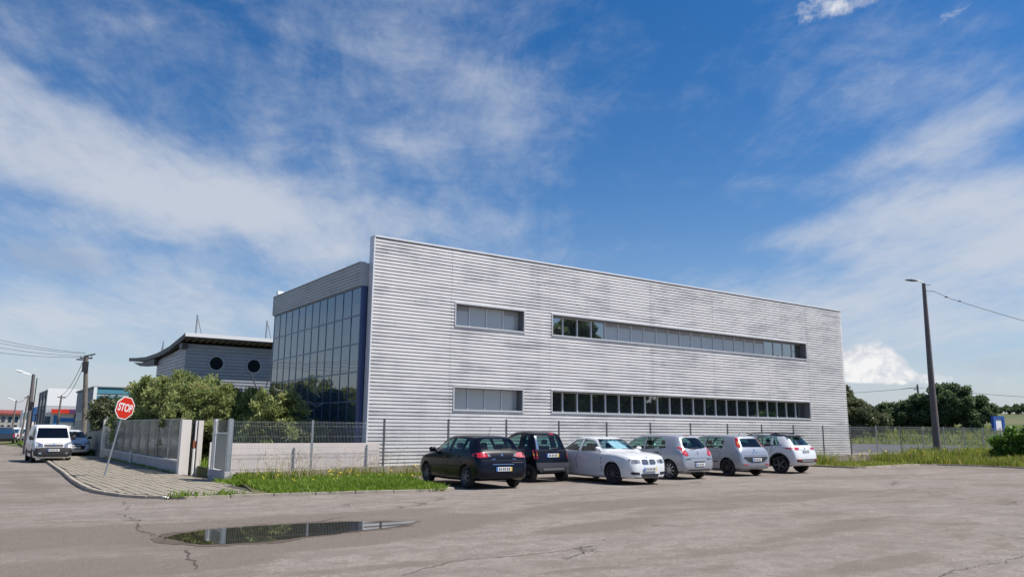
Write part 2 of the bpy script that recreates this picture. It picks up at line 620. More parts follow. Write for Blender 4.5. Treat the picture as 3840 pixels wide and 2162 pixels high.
def wall_mat(name, color, stain, low=0.0, amount=.6, scale=.8):
    """render or concrete with stains and rain streaks"""
    m, nt, b = node_mat(name)
    P = nt.nodes.new('ShaderNodeTexCoord').outputs['Object']
    a = nnoise(nt, P, scale, 9, .68, .2)
    s = nnoise(nt, P, 3.0, 6, .65, 0, (1, 1, .15))
    f = nnoise(nt, P, 30, 4, .7)
    k = nramp(nt, nmath(nt, 'ADD', nmath(nt, 'MULTIPLY', a, .6), nmath(nt, 'MULTIPLY', s, .42)), .46, .70)
    c = nmix(nt, nmath(nt, 'MULTIPLY', k, amount), color, stain)
    nt.links.new(c, b.inputs['Base Color'])
    b.inputs['Roughness'].default_value = .9
    b.inputs['Specular IOR Level'].default_value = .2
    bp = N(nt, 'ShaderNodeBump', Strength=.3, Distance=.01)
    nt.links.new(f, bp.inputs['Height'])
    nt.links.new(bp.outputs[0], b.inputs['Normal'])
    return m


M = dict(
    asphalt=asphalt_mat(), earth=earth_mat(),
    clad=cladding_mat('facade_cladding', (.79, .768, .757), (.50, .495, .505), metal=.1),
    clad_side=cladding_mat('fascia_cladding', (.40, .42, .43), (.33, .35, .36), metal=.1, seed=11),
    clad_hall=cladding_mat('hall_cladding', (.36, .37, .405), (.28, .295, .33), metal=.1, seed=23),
    trim=mat('pale_trim', (.68, .68, .70), .4, .1, vary=.06),
    steel=mat('galvanised_steel', (.42, .44, .45), .45, .75, vary=.15, vscale=6),
    steel_dark=mat('weathered_post', (.10, .10, .115), .5, .4),
    blue=mat('blue_frame', (.022, .06, .15), .35, 0, coat=.3),
    blue_panel=mat('blue_panel', (.012, .04, .145), .35, 0, coat=.3),
    cglass=mat('curtain_glass', (.016, .040, .068), .02, 0, ior=2.55),
    wglass=mat('window_glass', (.035, .04, .042), .02, 0, ior=3.9),
    glass_reflection=mat('pale_reflection_glass', (.46, .475, .475), .25, 0, coat=1.0), frame_trim=mat('window_trim', (.50, .50, .51), .45, .1, vary=.08), reveal=mat('dark_reveal', (.16, .165, .18), .6),
    blind=mat('pale_blind', (.36, .355, .365), .6, vary=.05),
    dark=mat('dark_void', (.012, .012, .015), .7),
    roofwhite=mat('roof_edge', (.72, .72, .73), .45),
    roofdark=mat('roof_soffit', (.075, .066, .068), .55, .2, vary=.2, vscale=2),
    roofgrey=mat('roof_sheet', (.34, .35, .37), .5, .3),
    render_wall=wall_mat('pinkish_render', (.66, .59, .555), (.52, .475, .455), amount=.6),
    grey_wall=wall_mat('grey_render', (.46, .43, .425), (.29, .27, .265), amount=.8),
    white_wall=wall_mat('white_render', (.71, .665, .62), (.52, .48, .45), amount=.5),
    concrete=wall_mat('rough_concrete', (.30, .26, .215), (.115, .098, .075), amount=.9, scale=1.6),
    kerb=wall_mat('kerb_concrete', (.38, .335, .275), (.18, .155, .125), amount=.8, scale=2.0),
    paver=wall_mat('paving_block', (.275, .243, .195), (.175, .155, .12), amount=.75, scale=.7),
    joint=mat('paving_joint', (.06, .055, .042), .95),
    wood=wall_mat('weathered_pole', (.20, .175, .15), (.095, .085, .08), amount=.9, scale=2.5),
    cpole=wall_mat('concrete_pole', (.165, .145, .145), (.10, .09, .092), amount=.8, scale=1.2),
    cable=mat('cable', (.06, .065, .075), .6),
    red=mat('sign_red', (.60, .035, .018), .4, coat=.3),
    white=mat('white_paint', (.78, .78, .78), .45),
    tyre=mat('tyre_rubber', (.018, .018, .02), .8, bump=.1),
    rim=mat('alloy_rim', (.42, .43, .45), .35, .8),
    rim_dark=mat('dark_rim', (.05, .05, .058), .4, .6),
    black=mat('black_plastic', (.016, .016, .019), .55),
    grey_pl=mat('grey_plastic', (.05, .054, .065), .5),
    inter=mat('car_interior', (.02, .021, .025), .85),
    chrome=mat('chrome', (.7, .7, .72), .12, 1.0),
    lensred=mat('red_lens', (.42, .012, .022), .15, coat=.8),
    lenspink=mat('pale_red_lens', (.62, .16, .17), .15, coat=.8),
    lenswhite=mat('clear_lens', (.34, .35, .36), .12, .5, coat=.8),
    lensorange=mat('amber_lens', (.6, .2, .02), .2, coat=.6),
    plate=mat('plate_white', (.72, .73, .72), .4), plateblue=mat('plate_blue', (.02, .14, .55), .4), plateyel=mat('plate_yellow', (.8, .55, .05), .4), platechar=mat('plate_marks', (.12, .12, .13), .5),
    carglass=tinted_glass('car_glass', (.42, .62, .58), 1.55), carglass_dark=tinted_glass('dark_car_glass', (.16, .21, .23), 1.6),
    silvershade=mat('silver_sunshade', (.80, .86, .87), .4, .2, bump=.6, bscale=5),
    screen=None,
    water=mat('puddle_water', (.030, .026, .018), .012, 0, ior=1.5),
    bark=wall_mat('bark', (.16, .125, .095), (.08, .06, .045), amount=.8, scale=4),
    deadwood=mat('dead_twig', (.33, .29, .25), .9),
    paint_black=mat('paint_black', (.004, .005, .011), .3, .0, spec=.1, coat=.36), paint_white=mat('paint_white', (.63, .64, .655), .3, 0, coat=.7),
    paint_silver=mat('paint_silver', (.35, .37, .41), .36, .4, coat=.5), paint_silver2=mat('paint_silver_blue', (.31, .335, .385), .36, .45, coat=.6),
    paint_roof=mat('paint_roof', (.035, .033, .042), .3, .2, coat=.8), paint_dark=mat('paint_dark', (.04, .045, .055), .3, .3, coat=.8), paint_van=mat('paint_van', (.70, .71, .72), .35, 0, coat=.5),
    leaf_ole=leaf_mat('oleander_leaves', (.12, .155, .042), (.39, .44, .165), (.40, .28, .13), .5),
    leaf_dark=leaf_mat('dark_leaves', (.060, .095, .045), (.19, .25, .115), None, .4),
    leaf_olive=leaf_mat('olive_leaves', (.070, .088, .044), (.21, .235, .12), None, .4),
    leaf_bright=leaf_mat('bright_leaves', (.045, .11, .016), (.17, .30, .05), None, .35),
    grass=leaf_mat('grass_blades', (.07, .155, .012), (.27, .38, .045), (.22, .30, .05), .4),
    weed=leaf_mat('weed_blades', (.09, .15, .018), (.36, .40, .065), (.45, .33, .12), .4),
    petal=mat('yellow_petal', (.75, .52, .03), .7), dry=mat('dry_stalk', (.40, .33, .22), .9),
)


def screen_mat():
    """grimy acrylic panel: partly see-through"""
    m, nt, b = node_mat('grimy_acrylic')
    P = nt.nodes.new('ShaderNodeTexCoord').outputs['Object']
    a = nnoise(nt, P, 1.2, 8, .65, .2, (1, 1, .6))
    b.inputs['Base Color'].default_value = (.20, .205, .195, 1)
    b.inputs['Roughness'].default_value = .22
    tr = N(nt, 'ShaderNodeBsdfTransparent')
    tr.inputs[0].default_value = (.82, .86, .84, 1)
    mx = N(nt, 'ShaderNodeMixShader')
    nt.links.new(nmath(nt, 'ADD', nmath(nt, 'MULTIPLY', nramp(nt, a, .3, .7), .45), .22), mx.inputs[0])
    nt.links.new(tr.outputs[0], mx.inputs[1])
    nt.links.new(b.outputs[0], mx.inputs[2])
    nt.links.new(mx.outputs[0], nt.nodes['Material Output'].inputs[0])
    return m


M['screen'] = screen_mat()


# ------------------------------------------------------------------ terrain
def sm(a, b, t):
    t = min(1, max(0, (t - a) / (b - a)))
    return t * t * (3 - 2 * t)


def gz(x, y):
    """height of the road: level in front of the building, dropping slightly along the side street"""
    s = -.16 * sm(17, 31, y) - .004 * max(0, y - 45)
    return s * (1 - sm(6.7, 9.5, x))


def grid(name, xs, ys, zf, m, skip=None):
    vs = [(x, y, zf(x, y)) for y in ys for x in xs]
    n = len(xs)
    fs = []
    for j in range(len(ys) - 1):
        for i in range(n - 1):
            if skip and skip((xs[i] + xs[i + 1]) / 2, (ys[j] + ys[j + 1]) / 2):
                continue
            fs.append((j * n + i, j * n + i + 1, (j + 1) * n + i + 1, (j + 1) * n + i))
    me = bpy.data.meshes.new(name)
    me.from_pydata(vs, [], fs)
    me.materials.append(m)
    me.polygons.foreach_set('use_smooth', [True] * len(me.polygons))
    return link(name, me)


def hill_z(x, y):
    D = math.hypot(x, y)
    az = math.degrees(math.atan2(x, y))
    bank = (.3 * sm(55, 75, D) + 1.75 * sm(76, 91, D)) * sm(46, 52, az) * (1 - sm(95, 120, az))
    h = bank + 4.6 * sm(95, 235, D) * sm(50, 68, az) * (1 - sm(120, 150, az))
    return h + .2 * math.sin(x * .05) * math.sin(y * .07) * sm(60, 120, D)


fx = [-1500, -700, -350, -150, -60] + list(range(-40, 150, 6)) + list(range(150, 420, 15)) + [480, 600, 900, 1500, 2500]
fy = [-1500, -600, -250, -100, -40] + list(range(-30, 190, 6)) + list(range(190, 420, 15)) + [480, 600, 900, 1500, 2500]
tag(grid('ground', fx, fy, lambda x, y: hill_z(x, y) - .12 + (-.16 - .004 * max(0, min(y, 500) - 45) if x < 7 and y > 20 else 0), M['earth']), kind='structure')
rx = [-70, -50, -35, -25, -18] + [i * 1.0 for i in range(-12, 47)] + [50, 54, 60, 66, 72]
ry = [-60, -40, -25, -15, -8] + [i * 1.0 for i in range(-4, 60)] + list(range(60, 200, 5)) + [230, 280]
tag(grid('road', rx, ry, gz, M['asphalt'], skip=lambda x, y: (y > 24 and x > 8.2) or (x > 44 and y > 16 and False)), kind='structure')
# yard of the building, a step above the road
yard = MB()
yard.prism([(6.9, 24.2), (40.6, 24.2), (40.6, 70), (9, 70)], 'z', -.3, .22)
tag(yard.build('yard', M['earth']), kind='structure')
back_lot_mat = mat('old_tarmac', (.085, .085, .092), .9, vary=.25, vscale=.6, bump=.3)
lot = MB()
azs = [46 + i * 1.5 for i in range(20)]
dds = [47, 50, 54, 58, 62, 66, 70, 74, 76.5]
lv = []
for d in dds:
    for a in azs:
        x, y = max(40.62, d * math.sin(R(a))), max(24.26, d * math.cos(R(a)))
        lv.append((x, y, .32 + hill_z(x, y)))
n_ = len(azs)
lot.add(lv, [(j * n_ + i, j * n_ + i + 1, (j + 1) * n_ + i + 1, (j + 1) * n_ + i) for j in range(len(dds) - 1) for i in range(n_ - 1)])
tag(lot.build('back_lot', back_lot_mat), kind='structure')
apron = MB()
apron.prism([(39.0, 24.3), (47.5, 24.3), (47.5, 27.0), (40.62, 27.0), (40.62, 24.95), (39.0, 24.95)], 'z', .2, .40)
tag(apron.build('concrete_apron', M['concrete']), kind='structure')

# puddle
pud = [(2.62, 12.58), (2.83, 12.86), (3.05, 12.98), (3.37, 13.2), (3.65, 13.21), (3.98, 13.3), (4.68, 13.25), (5.8, 13.0), (6.58, 12.57), (6.75, 12.46), (6.17, 12.06), (5.85, 11.93), (5.28, 11.81), (4.8, 11.68), (4.39, 11.6), (4.0, 11.46), (3.6, 11.4), (3.18, 11.45), (2.95, 11.52), (2.87, 11.62), (2.76, 11.9), (2.74, 12.2)]
gr_ = random.Random(9)


def rough_outline(pts, grow, jit, step=.07):
    cx, cy = sum(p[0] for p in pts) / len(pts), sum(p[1] for p in pts) / len(pts)
    out = []
    w = 0.0
    for (ax, ay), (bx, by) in zip(pts, pts[1:] + pts[:1]):
        n = max(1, int(math.hypot(bx - ax, by - ay) / step))
        for i in range(n):
            x, y = ax + (bx - ax) * i / n, ay + (by - ay) * i / n
            w = w * .8 + gr_.gauss(0, jit)
            nx, ny = (x - cx) * .45, (y - cy) * 1.6
            l = math.hypot(nx, ny) or 1
            out.append((x + nx / l * (grow + w), y + ny / l * (grow * .8 + w)))
    return out


for nm, pts, dz, m_ in (('damp_patch', rough_outline(pud, .16, .035), .004, wall_mat('damp_asphalt', (.105, .082, .066), (.06, .047, .037), amount=.9, scale=3)), ('puddle', rough_outline(pud, 0.0, .012, .05), .008, M['water'])):
    me = bpy.data.meshes.new(nm)
    me.from_pydata([(x, y, gz(x, y) + dz) for x, y in pts], [], [tuple(range(len(pts) - 1, -1, -1))])
    me.materials.append(m_)
    tag(link(nm, me), kind='structure')

# cracks in the asphalt, each a jagged strip of crumbled dark edge
road = bpy.data.objects['road']
crack_mat = mat('crack_fill', (.075, .058, .047), .95, vary=.4, vscale=9)
gr_ = random.Random(5)
for pts, wd in (([(2.56, 16.41), (2.59, 16.13), (2.7, 15.08), (2.45, 13.75), (2.56, 12.78), (2.64, 12.08)], .02), ([(2.63, 11.22), (2.51, 10.64), (2.48, 10.08), (2.41, 9.8), (2.39, 9.51)], .02), ([(4.22, 8.1), (4.73, 8.34), (5.19, 8.58), (5.92, 8.52), (6.67, 8.49), (7.65, 8.68)], .013), ([(9.1, 4.7), (9.51, 4.81), (10.26, 4.86), (10.91, 4.83), (12.6, 4.9)], .012), ([(3.09, 19.2), (2.94, 17.64), (2.76, 16.84)], .014), ([(12.2, 14.6), (12.9, 14.9), (13.6, 14.75)], .018)):
    line = []
    for a, b in zip(pts[:-1], pts[1:]):
        n = max(2, int(math.hypot(b[0] - a[0], b[1] - a[1]) / .09))
        line += [(a[0] + (b[0] - a[0]) * i / n + gr_.gauss(0, .028), a[1] + (b[1] - a[1]) * i / n + gr_.gauss(0, .028)) for i in range(n)]
    c = MB()
    prev = None
    for i, (x, y) in enumerate(line[:-1]):
        dx, dy = line[i + 1][0] - x, line[i + 1][1] - y
        l = math.hypot(dx, dy) or 1
        w2 = wd * gr_.uniform(.15, 1.0)
        cur = [(x - dy / l * w2, y + dx / l * w2), (x + dy / l * w2, y - dx / l * w2)]
        if prev:
            c.add([(*q, gz(*q) + .004) for q in (prev[0], prev[1], cur[1], cur[0])], [(0, 1, 2, 3)])
        prev = cur
    c.build('crack', crack_mat, road)

# ------------------------------------------------------------------ kerb, pavement, grass verge
KERB = [(4.9, 95.0), (4.38, 71.7), (3.9, 56.0), (3.58, 44.54), (3.40, 38.5), (3.25, 33.46), (3.05, 29.0), (2.92, 25.71), (2.86, 23.8), (2.90, 22.6), (3.11, 20.93), (3.36, 20.2), (3.68, 19.62), (4.35, 19.02), (5.54, 18.95), (7.4, 18.6), (9.33, 18.22), (10.6, 18.08), (10.98, 18.2), (11.1, 18.7), (11.15, 20.5), (11.2, 22.6), (11.5, 23.3), (14, 23.45), (20, 23.45), (26, 23.4), (32, 23.3), (33.6, 22.9), (33.3, 21.2), (33.6, 20.4), (35.4, 20.5), (37.3, 20.8), (40.1, 20.95), (41.2, 20.3), (41.6, 18.6), (41.2, 16.8), (41.0, 13.5), (41.0, 6.0)]


def resample(pts, step):
    out = [Vector((*pts[0], 0))]
    acc = 0.0
    for a, b in zip(pts[:-1], pts[1:]):
        a, b = Vector((*a, 0)), Vector((*b, 0))
        d = (b - a).length
        t = step - acc
        while t <= d:
            out.append(a.lerp(b, t / d))
            t += step
        acc = (acc + d) % step
    return out


KP = resample(KERB, .98)


def kerb_h(x, y):
    return .065 + .045 * sm(20.5, 26, y) if x < 11.2 else .07


kerb = thing('kerb', None, None)
tag(kerb, kind='structure')
for i, (a, b) in enumerate(zip(KP[:-1], KP[1:])):
    if i % 3 and a.y > 62:
        continue
    d = (b - a)
    t = d.normalized()
    nrm = Vector((-t.y, t.x, 0))       # towards the raised side (left of travel)
    h = kerb_h(a.x, a.y) + random.uniform(-.006, .006)
    w = .13
    q = [a + t * .008, b - t * .008]
    z0, z1 = gz(q[0].x, q[0].y), gz(q[1].x, q[1].y)
    pts = [q[0], q[1], q[1] + nrm * w, q[0] + nrm * w]
    zz = [z0, z1, z1, z0]
    k = MB()
    k.add([(p.x, p.y, z - .1) for p, z in zip(pts, zz)] + [(p.x, p.y, z + h) for p, z in zip(pts, zz)], [(3, 2, 1, 0), (4, 5, 6, 7), (0, 1, 5, 4), (1, 2, 6, 5), (2, 3, 7, 6), (3, 0, 4, 7)])
    k.build('kerb_stone', M['kerb'], kerb, bevel=.012)


def kerb_x(y):
    for a, b in zip(KERB[:-1], KERB[1:]):
        if b[1] <= y <= a[1] and a[1] > 18.9:
            return a[0] + (b[0] - a[0]) * (a[1] - y) / (a[1] - b[1])
    return 5.5


# pavement of narrow concrete blocks laid in rows along the street
pave = MB()
ys_ = [19.1 + i * .6 for i in range(55)]
for a, b in zip(ys_[:-1], ys_[1:]):
    def zb(x, y):
        return gz(x, y) + kerb_h(3, y) - .022
    xa, xb = kerb_x(a) + .12, kerb_x(b) + .12
    xr = 6.72 if a > 24 else 6.4
    if xa > xr or xb > xr:
        continue
    pave.add([(xa, a, zb(xa, a)), (xr, a, zb(xr, a)), (xr, b, zb(xr, b)), (xb, b, zb(xb, b)), ((xa + xr) / 2, a, zb((xa + xr) / 2, a)), ((xb + xr) / 2, b, zb((xb + xr) / 2, b))], [(0, 4, 5, 3), (4, 1, 2, 5)])
pavement = tag(pave.build('pavement', M['joint']), kind='structure')
bl = []
PW, PL = .225, .45
for j in range(74):
    y0 = 19.2 + j * PL
    for i in range(20):
        x0 = 2.86 + i * PW + (.0 if j % 2 else .0)
        yc = y0 + (PL / 2 if i % 2 else 0)
        lo = max(kerb_x(yc), kerb_x(yc + PL)) + .135
        hi = 6.66 if yc > 23.9 else (6.55 if yc > 22.2 else 6.2)
        if x0 < lo - .12 or x0 + PW > hi:
            continue
        x1 = x0 + PW
        x0c = max(x0, lo)
        if x1 - x0c < .06:
            continue
        bl.append((math.hypot(x0, yc), x0c, x1, yc, yc + PL))
bl.sort()
rest = MB()


def paver_box(mb, x0, x1, y0, y1, ox=0, oy=0, oz=0):
    g = .014
    dz = random.uniform(-.004, .005)
    zz = [gz(x, y) + kerb_h(3, y) + dz - oz for x, y in ((x0, y0), (x1, y0), (x1, y1), (x0, y1))]
    p = [(x0 + g - ox, y0 + .006 - oy), (x1 - g - ox, y0 + .006 - oy), (x1 - g - ox, y1 - .006 - oy), (x0 + g - ox, y1 - .006 - oy)]
    mb.add([(*q, z - .05) for q, z in zip(p, zz)] + [(*q, z) for q, z in zip(p, zz)], [(4, 5, 6, 7), (0, 1, 5, 4), (1, 2, 6, 5), (2, 3, 7, 6), (3, 0, 4, 7)])


for i, (d, x0, x1, y0, y1) in enumerate(bl):
    if i < 300:
        one = MB()
        paver_box(one, x0, x1, y0, y1)
        one.build('paver', M['paver'], pavement)
    else:
        paver_box(rest, x0, x1, y0, y1)
tag(rest.build('far_pavers', M['paver'], pavement), kind='stuff')

# soil under the verges
vg = MB()
vg.prism([(5.9, 19.05), (7.4, 18.72), (9.33, 18.34), (10.6, 18.2), (10.98, 18.7), (11.05, 22.6), (11.4, 23.45), (33.2, 23.45), (33.5, 20.55), (37.3, 20.93), (40.1, 21.05), (41.3, 20.4), (41.73, 18.6), (41.33, 16.8), (41.13, 6.0), (75, 6), (75, 24.0), (6.62, 24.0), (6.62, 22.4), (6.2, 20.4)], 'z', -.1, .045)
soil = mat('verge_soil', (.10, .095, .035), .98, vary=.35, vscale=2, bump=.6, bscale=12)
tag(vg.build('verge', soil), kind='structure')
vs2 = MB()
vs2.prism([(4.0, 52.0), (6.6, 52.0), (7.2, 95), (4.95, 95), (4.5, 71.7)], 'z', -.5, -.1)
tag(vs2.build('street_verge', soil), kind='structure')


# ------------------------------------------------------------------ main building
bld = thing('office_building', 'long two-storey office building clad in silver ribbed metal with ribbon windows', 'building', (11.45, 25.0, .2))
BX, BY, BZ = 11.45, 25.0, .2
PITCH_R = .125


def ribbed(x0, x1, z0, z1, holes=(), depth=.10, pitch=PITCH_R, frac=.37):
    """profiled sheet facing -Y at y=0 with horizontal ribs; openings cut where holes (x0,x1,z0,z1) lie"""
    mb = MB()
    n = max(1, int(round((z1 - z0) / pitch)))
    p = (z1 - z0) / n
    for i in range(n):
        a = z0 + i * p
        zs = [(a, 0), (a + p * (1 - frac), 0.0), (a + p * (1 - frac) + p * .02, depth), (a + p * .975, depth), (a + p, 0)]
        for (za, ya), (zb, yb) in zip(zs[:-1], zs[1:]):
            segs = [(x0, x1)]
            for hx0, hx1, hz0, hz1 in holes:
                if (za + zb) / 2 > hz0 and (za + zb) / 2 < hz1:
                    ns = []
                    for s0, s1 in segs:
                        if hx1 <= s0 or hx0 >= s1:
                            ns.append((s0, s1))
                        else:
                            if hx0 > s0:
                                ns.append((s0, hx0))
                            if hx1 < s1:
                                ns.append((hx1, s1))
                    segs = ns
            for s0, s1 in segs:
                mb.add([(s0, ya, za), (s1, ya, za), (s1, yb, zb), (s0, yb, zb)], [(0, 1, 2, 3)])
    return mb


WINS = {'A': (14.92, 18.10, 5.48, 6.30, 4), 'B': (19.58, 36.96, 5.48, 6.30, 22), 'C': (14.92, 18.05, 2.33, 3.13, 4), 'D': (19.55, 37.0, 2.32, 3.17, 22)}
holes = [(w[0] - .01, w[1] + .01, w[2] - .01, w[3] + .01) for w in WINS.values()]
X0, X1, ZT = 11.47, 40.5, 8.44
seams = [X0, 14.72, 19.44, 25.3, 29.5, 33.65, 37.1, X1]
for a, b in zip(seams[:-1], seams[1:]):
    off = random.uniform(0, .002)
    o = ribbed(a + .004 - BX, b - .004 - BX, 0.12, ZT - .06 - BZ, [(h[0] - BX, h[1] - BX, h[2] - BZ, h[3] - BZ) for h in holes]).build('cladding_sheet', M['clad'], bld, smooth=None)
    o.location = (0, off, 0)
# structural wall behind the sheets, with the four openings left out
wb = MB()
ysl = (.11, .34)
zb_ = [(.0, 2.32, []), (2.32, 3.17, ['C', 'D']), (3.17, 5.48, []), (5.48, 6.30, ['A', 'B']), (6.30, 8.40, [])]
for z0, z1, ws in zb_:
    xs0 = X0 + .02
    for wk in ws:
        w = WINS[wk]
        wb.box(xs0 - BX, w[0] - BX, *ysl, z0 - BZ + .0, z1 - BZ)
        xs0 = w[1]
    wb.box(xs0 - BX, X1 - .02 - BX, *ysl, max(0, z0 - BZ), z1 - BZ)
wb.build('front_wall', M['dark'], bld)
pt = MB()                       # copings and corner trims of the screen wall
pt.box(X0 - .03 - BX, X1 + .03 - BX, -.03, .37, ZT - .05 - BZ, ZT + .02 - BZ)
pt.build('wall_coping', M['trim'], bld, bevel=.01)
for x in (X0,):
    c = MB()
    s = -1 if x == X0 else 1
    c.box(min(x, x + s * .025) - BX - .012, max(x, x + s * .025) - BX + .012, -.02, .34, .05, ZT - .052 - BZ)
    c.build('corner_trim', M['trim'], bld)
# the box behind the screen wall
core = MB()
XL, YB, ZG, ZF = 11.16, 34.9, 6.63, 7.5
core.box(XL + .12 - BX, 40.35 - BX, .36, YB - .1 - BY, 0, ZF - .12 - BZ)
core.build('building_core', M['dark'], bld)
roof = MB()
roof.box(XL + .15 - BX, 40.3 - BX, .37, YB - .15 - BY, ZF - .118 - BZ, ZF - .03 - BZ)
roof.build('roof', M['roofgrey'], bld)


def pane_mesh(name, w, h, m, t=.012):
    p = MB()
    p.box(-w / 2, w / 2, 0, t, -h / 2, h / 2)
    return p.mesh(name, m)


for key, (x0, x1, z0, z1, n) in WINS.items():
    wt = bpy.data.objects.new('ribbon_window', None)
    col.objects.link(wt)
    wt.parent = bld
    wt.location = (x0 - BX, 0, z0 - BZ)
    L, H = x1 - x0, z1 - z0
    fr = MB()
    t = .06
    fr.box(-t, L + t, -.022, .04, H, H + t)
    fr.box(-t, L + t, -.03, .04, -t, 0)
    fr.box(-t, 0, -.022, .04, 0.002, H - .002)
    fr.box(L, L + t, -.022, .04, .002, H - .002)
    fr.build('window_surround', M['frame_trim'], wt, bevel=.005)
    rv = MB()
    d = .40
    rv.box(0, L, .042, d, -.004, .012)
    rv.box(0, L, .042, d, H - .012, H + .004)
    rv.box(.0, .012, .042, d, .014, H - .014)
    rv.box(L - .012, L, .042, d, .014, H - .014)
    rv.build('window_reveal', M['reveal'], wt)
    pw = L / n
    pm = pane_mesh('glass_pane', pw - .05, H - .05, M['wglass'])
    pmb = pane_mesh('glass_pane', pw - .05, H - .05, M['glass_reflection'])  # pale base colour paints the grey cloud reflection into these panes
    mm = MB()
    mm.box(-.026, .026, -.02, .05, .014, H - .014)
    mu = mm.mesh('mullion', M['trim'])
    blm = MB()
    blm.box(-pw / 2 + .03, pw / 2 - .03, 0, .008, 0, .17)
    bm_ = blm.mesh('blind', M['blind'])
    for i in range(n):
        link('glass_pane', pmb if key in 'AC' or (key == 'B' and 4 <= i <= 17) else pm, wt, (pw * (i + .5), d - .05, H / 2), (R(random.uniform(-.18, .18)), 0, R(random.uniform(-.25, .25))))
        if i:
            link('mullion', mu, wt, (pw * i, d - .07, 0))
        if (key == 'B' and 4 <= i <= 17) or (key == 'A' and i in (0, 3)):
            link('blind', bm_, wt, (pw * (i + .5), d - .068, H - .19))
    fb = MB()
    fb.box(.014, L - .014, d - .06, d + .02, .012, .04)
    fb.box(.014, L - .014, d - .06, d + .02, H - .04, H - .014)
    fb.build('window_frame', M['trim'], wt)

# glazed left side: curtain wall of tall dark panes in blue frames
cw = bpy.data.objects.new('curtain_wall', None)
col.objects.link(cw)
cw.parent = bld
cw.location = (XL - BX, 0.36, 0)
CY0, CY1, NC = .02, 9.48, 12
rows = [.35, .95, 1.52, 2.53, 3.56, 4.56, 5.58, 6.60]
cwid = (CY1 - CY0) / NC
for j in range(len(rows) - 1):
    h = rows[j + 1] - rows[j]
    p = MB()
    p.box(0, .012, -cwid / 2 + .025, cwid / 2 - .025, -h / 2 + .03, h / 2 - .03)
    pm = p.mesh('glass_pane', M['cglass'])
    for i in range(NC):
        link('glass_pane', pm, cw, (.03, CY0 + cwid * (i + .5), (rows[j] + rows[j + 1]) / 2 - BZ), (0, R(random.uniform(-.35, .35)), R(random.uniform(-.3, .3))))
vm = MB()
vm.box(.016, .07, -.026, .026, .1, 6.63 - BZ)
vmm = vm.mesh('mullion', M['blue'])
for i in range(NC + 1):
    link('mullion', vmm, cw, (0, CY0 + cwid * i, 0))
tm = MB()
tm.box(.019, .066, CY0, CY1, -.030, .030)
tmm = tm.mesh('transom', M['blue'])
for z in rows:
    link('transom', tmm, cw, (0, 0, z - BZ))
bp_ = MB()
bp_.box(.012, .24, -.02, .0, .02, 6.63 - BZ)
bp_.build('blue_corner_panel', M['blue_panel'], cw)
# ribbed fascia above the glass
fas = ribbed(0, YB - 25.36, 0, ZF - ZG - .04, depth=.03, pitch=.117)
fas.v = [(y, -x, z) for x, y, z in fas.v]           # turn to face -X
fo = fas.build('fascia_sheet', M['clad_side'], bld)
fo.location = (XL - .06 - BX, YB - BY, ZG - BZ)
fo.rotation_euler = (0, 0, 0)
fo.scale = (1, 1, 1)
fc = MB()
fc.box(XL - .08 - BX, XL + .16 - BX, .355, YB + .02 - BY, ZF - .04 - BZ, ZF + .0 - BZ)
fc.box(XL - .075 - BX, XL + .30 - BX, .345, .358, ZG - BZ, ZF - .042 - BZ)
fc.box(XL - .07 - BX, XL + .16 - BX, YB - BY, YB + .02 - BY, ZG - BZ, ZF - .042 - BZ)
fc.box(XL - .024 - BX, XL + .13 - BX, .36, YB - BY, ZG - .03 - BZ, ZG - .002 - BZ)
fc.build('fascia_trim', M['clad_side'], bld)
rl = MB()
rl.box(-.14, .14, -.10, .10, .06, .22)
rl.tube([(0, 0, 0), (0, 0, .1)], .02, 6)
rl.build('roof_floodlight', M['white'], bld, bevel=.02, loc=(XL + .1 - BX, YB - .35 - BY, ZF - BZ))

# ------------------------------------------------------------------ low wall, plinth and mesh fence in front
lw = MB()
lw.box(6.72, 11.72, 24.5, 24.68, .0, 1.12)
tag(lw.build('low_wall', M['render_wall'], bevel=.008), 'low pinkish rendered wall behind the mesh fence beside the glazed side', 'wall')
pl_ = MB()
pa = [6.9 + i * 1.7 for i in range(26)]


def plinth_top(x):
    return .27 + .16 * sm(6, 16, x) + .02 * math.sin(x * 1.3)


for a, b in zip(pa[:-1], pa[1:]):
    za, zb2 = plinth_top(a), plinth_top(b)
    pl_.add([(a, 24.0, -.1), (b, 24.0, -.1), (b, 24.22, -.1), (a, 24.22, -.1), (a, 24.0, za), (b, 24.0, zb2), (b, 24.22, zb2), (a, 24.22, za)], [(0, 1, 5, 4), (4, 5, 6, 7), (2, 3, 7, 6)] + ([(0, 4, 7, 3)] if a == pa[0] else []))
tag(pl_.build('fence_plinth', M['concrete']), 'stained rough concrete plinth under the mesh fence along the front', 'plinth')

fence = thing('mesh_fence', 'grey welded mesh fence on square posts running along the front of the building', 'fence', (6.66, 24.1, 0))
pm = MB()
pm.box(-.03, .03, -.025, .025, 0, 1.6)
post_light = pm.mesh('fence_post', M['steel'], bevel=.004)
post_dark = pm.mesh('fence_post', M['steel_dark'], bevel=.004)
mp_ = MB()
FW = 2.5
nv = 50
for i in range(nv):
    x = .03 + (FW - .06) * i / (nv - 1)
    mp_.tube([(x, -.012, 0), (x, -.012, 1.50)], .0032, 3, caps=False)
for z in (.03, .35, .68, 1.02, 1.34, 1.46):
    mp_.tube([(0, 0, z), (FW, 0, z)], .0028, 3, caps=False)
    if z not in (.03, 1.46):
        pass
mesh_panel = mp_.mesh('mesh_panel', M['steel'])
for k in range(-2, 22):
    x = 11.67 + 2.5 * k
    zt = plinth_top(min(x, 18))
    if x > 40:
        zt = .46
    link('fence_post', post_dark if 0 <= k <= 11 else post_light, fence, (x - 6.66, 0, zt - .05 + .0))
    if k < 21:
        link('mesh_panel', mesh_panel, fence, (x - 6.66, -.03, zt + .02))

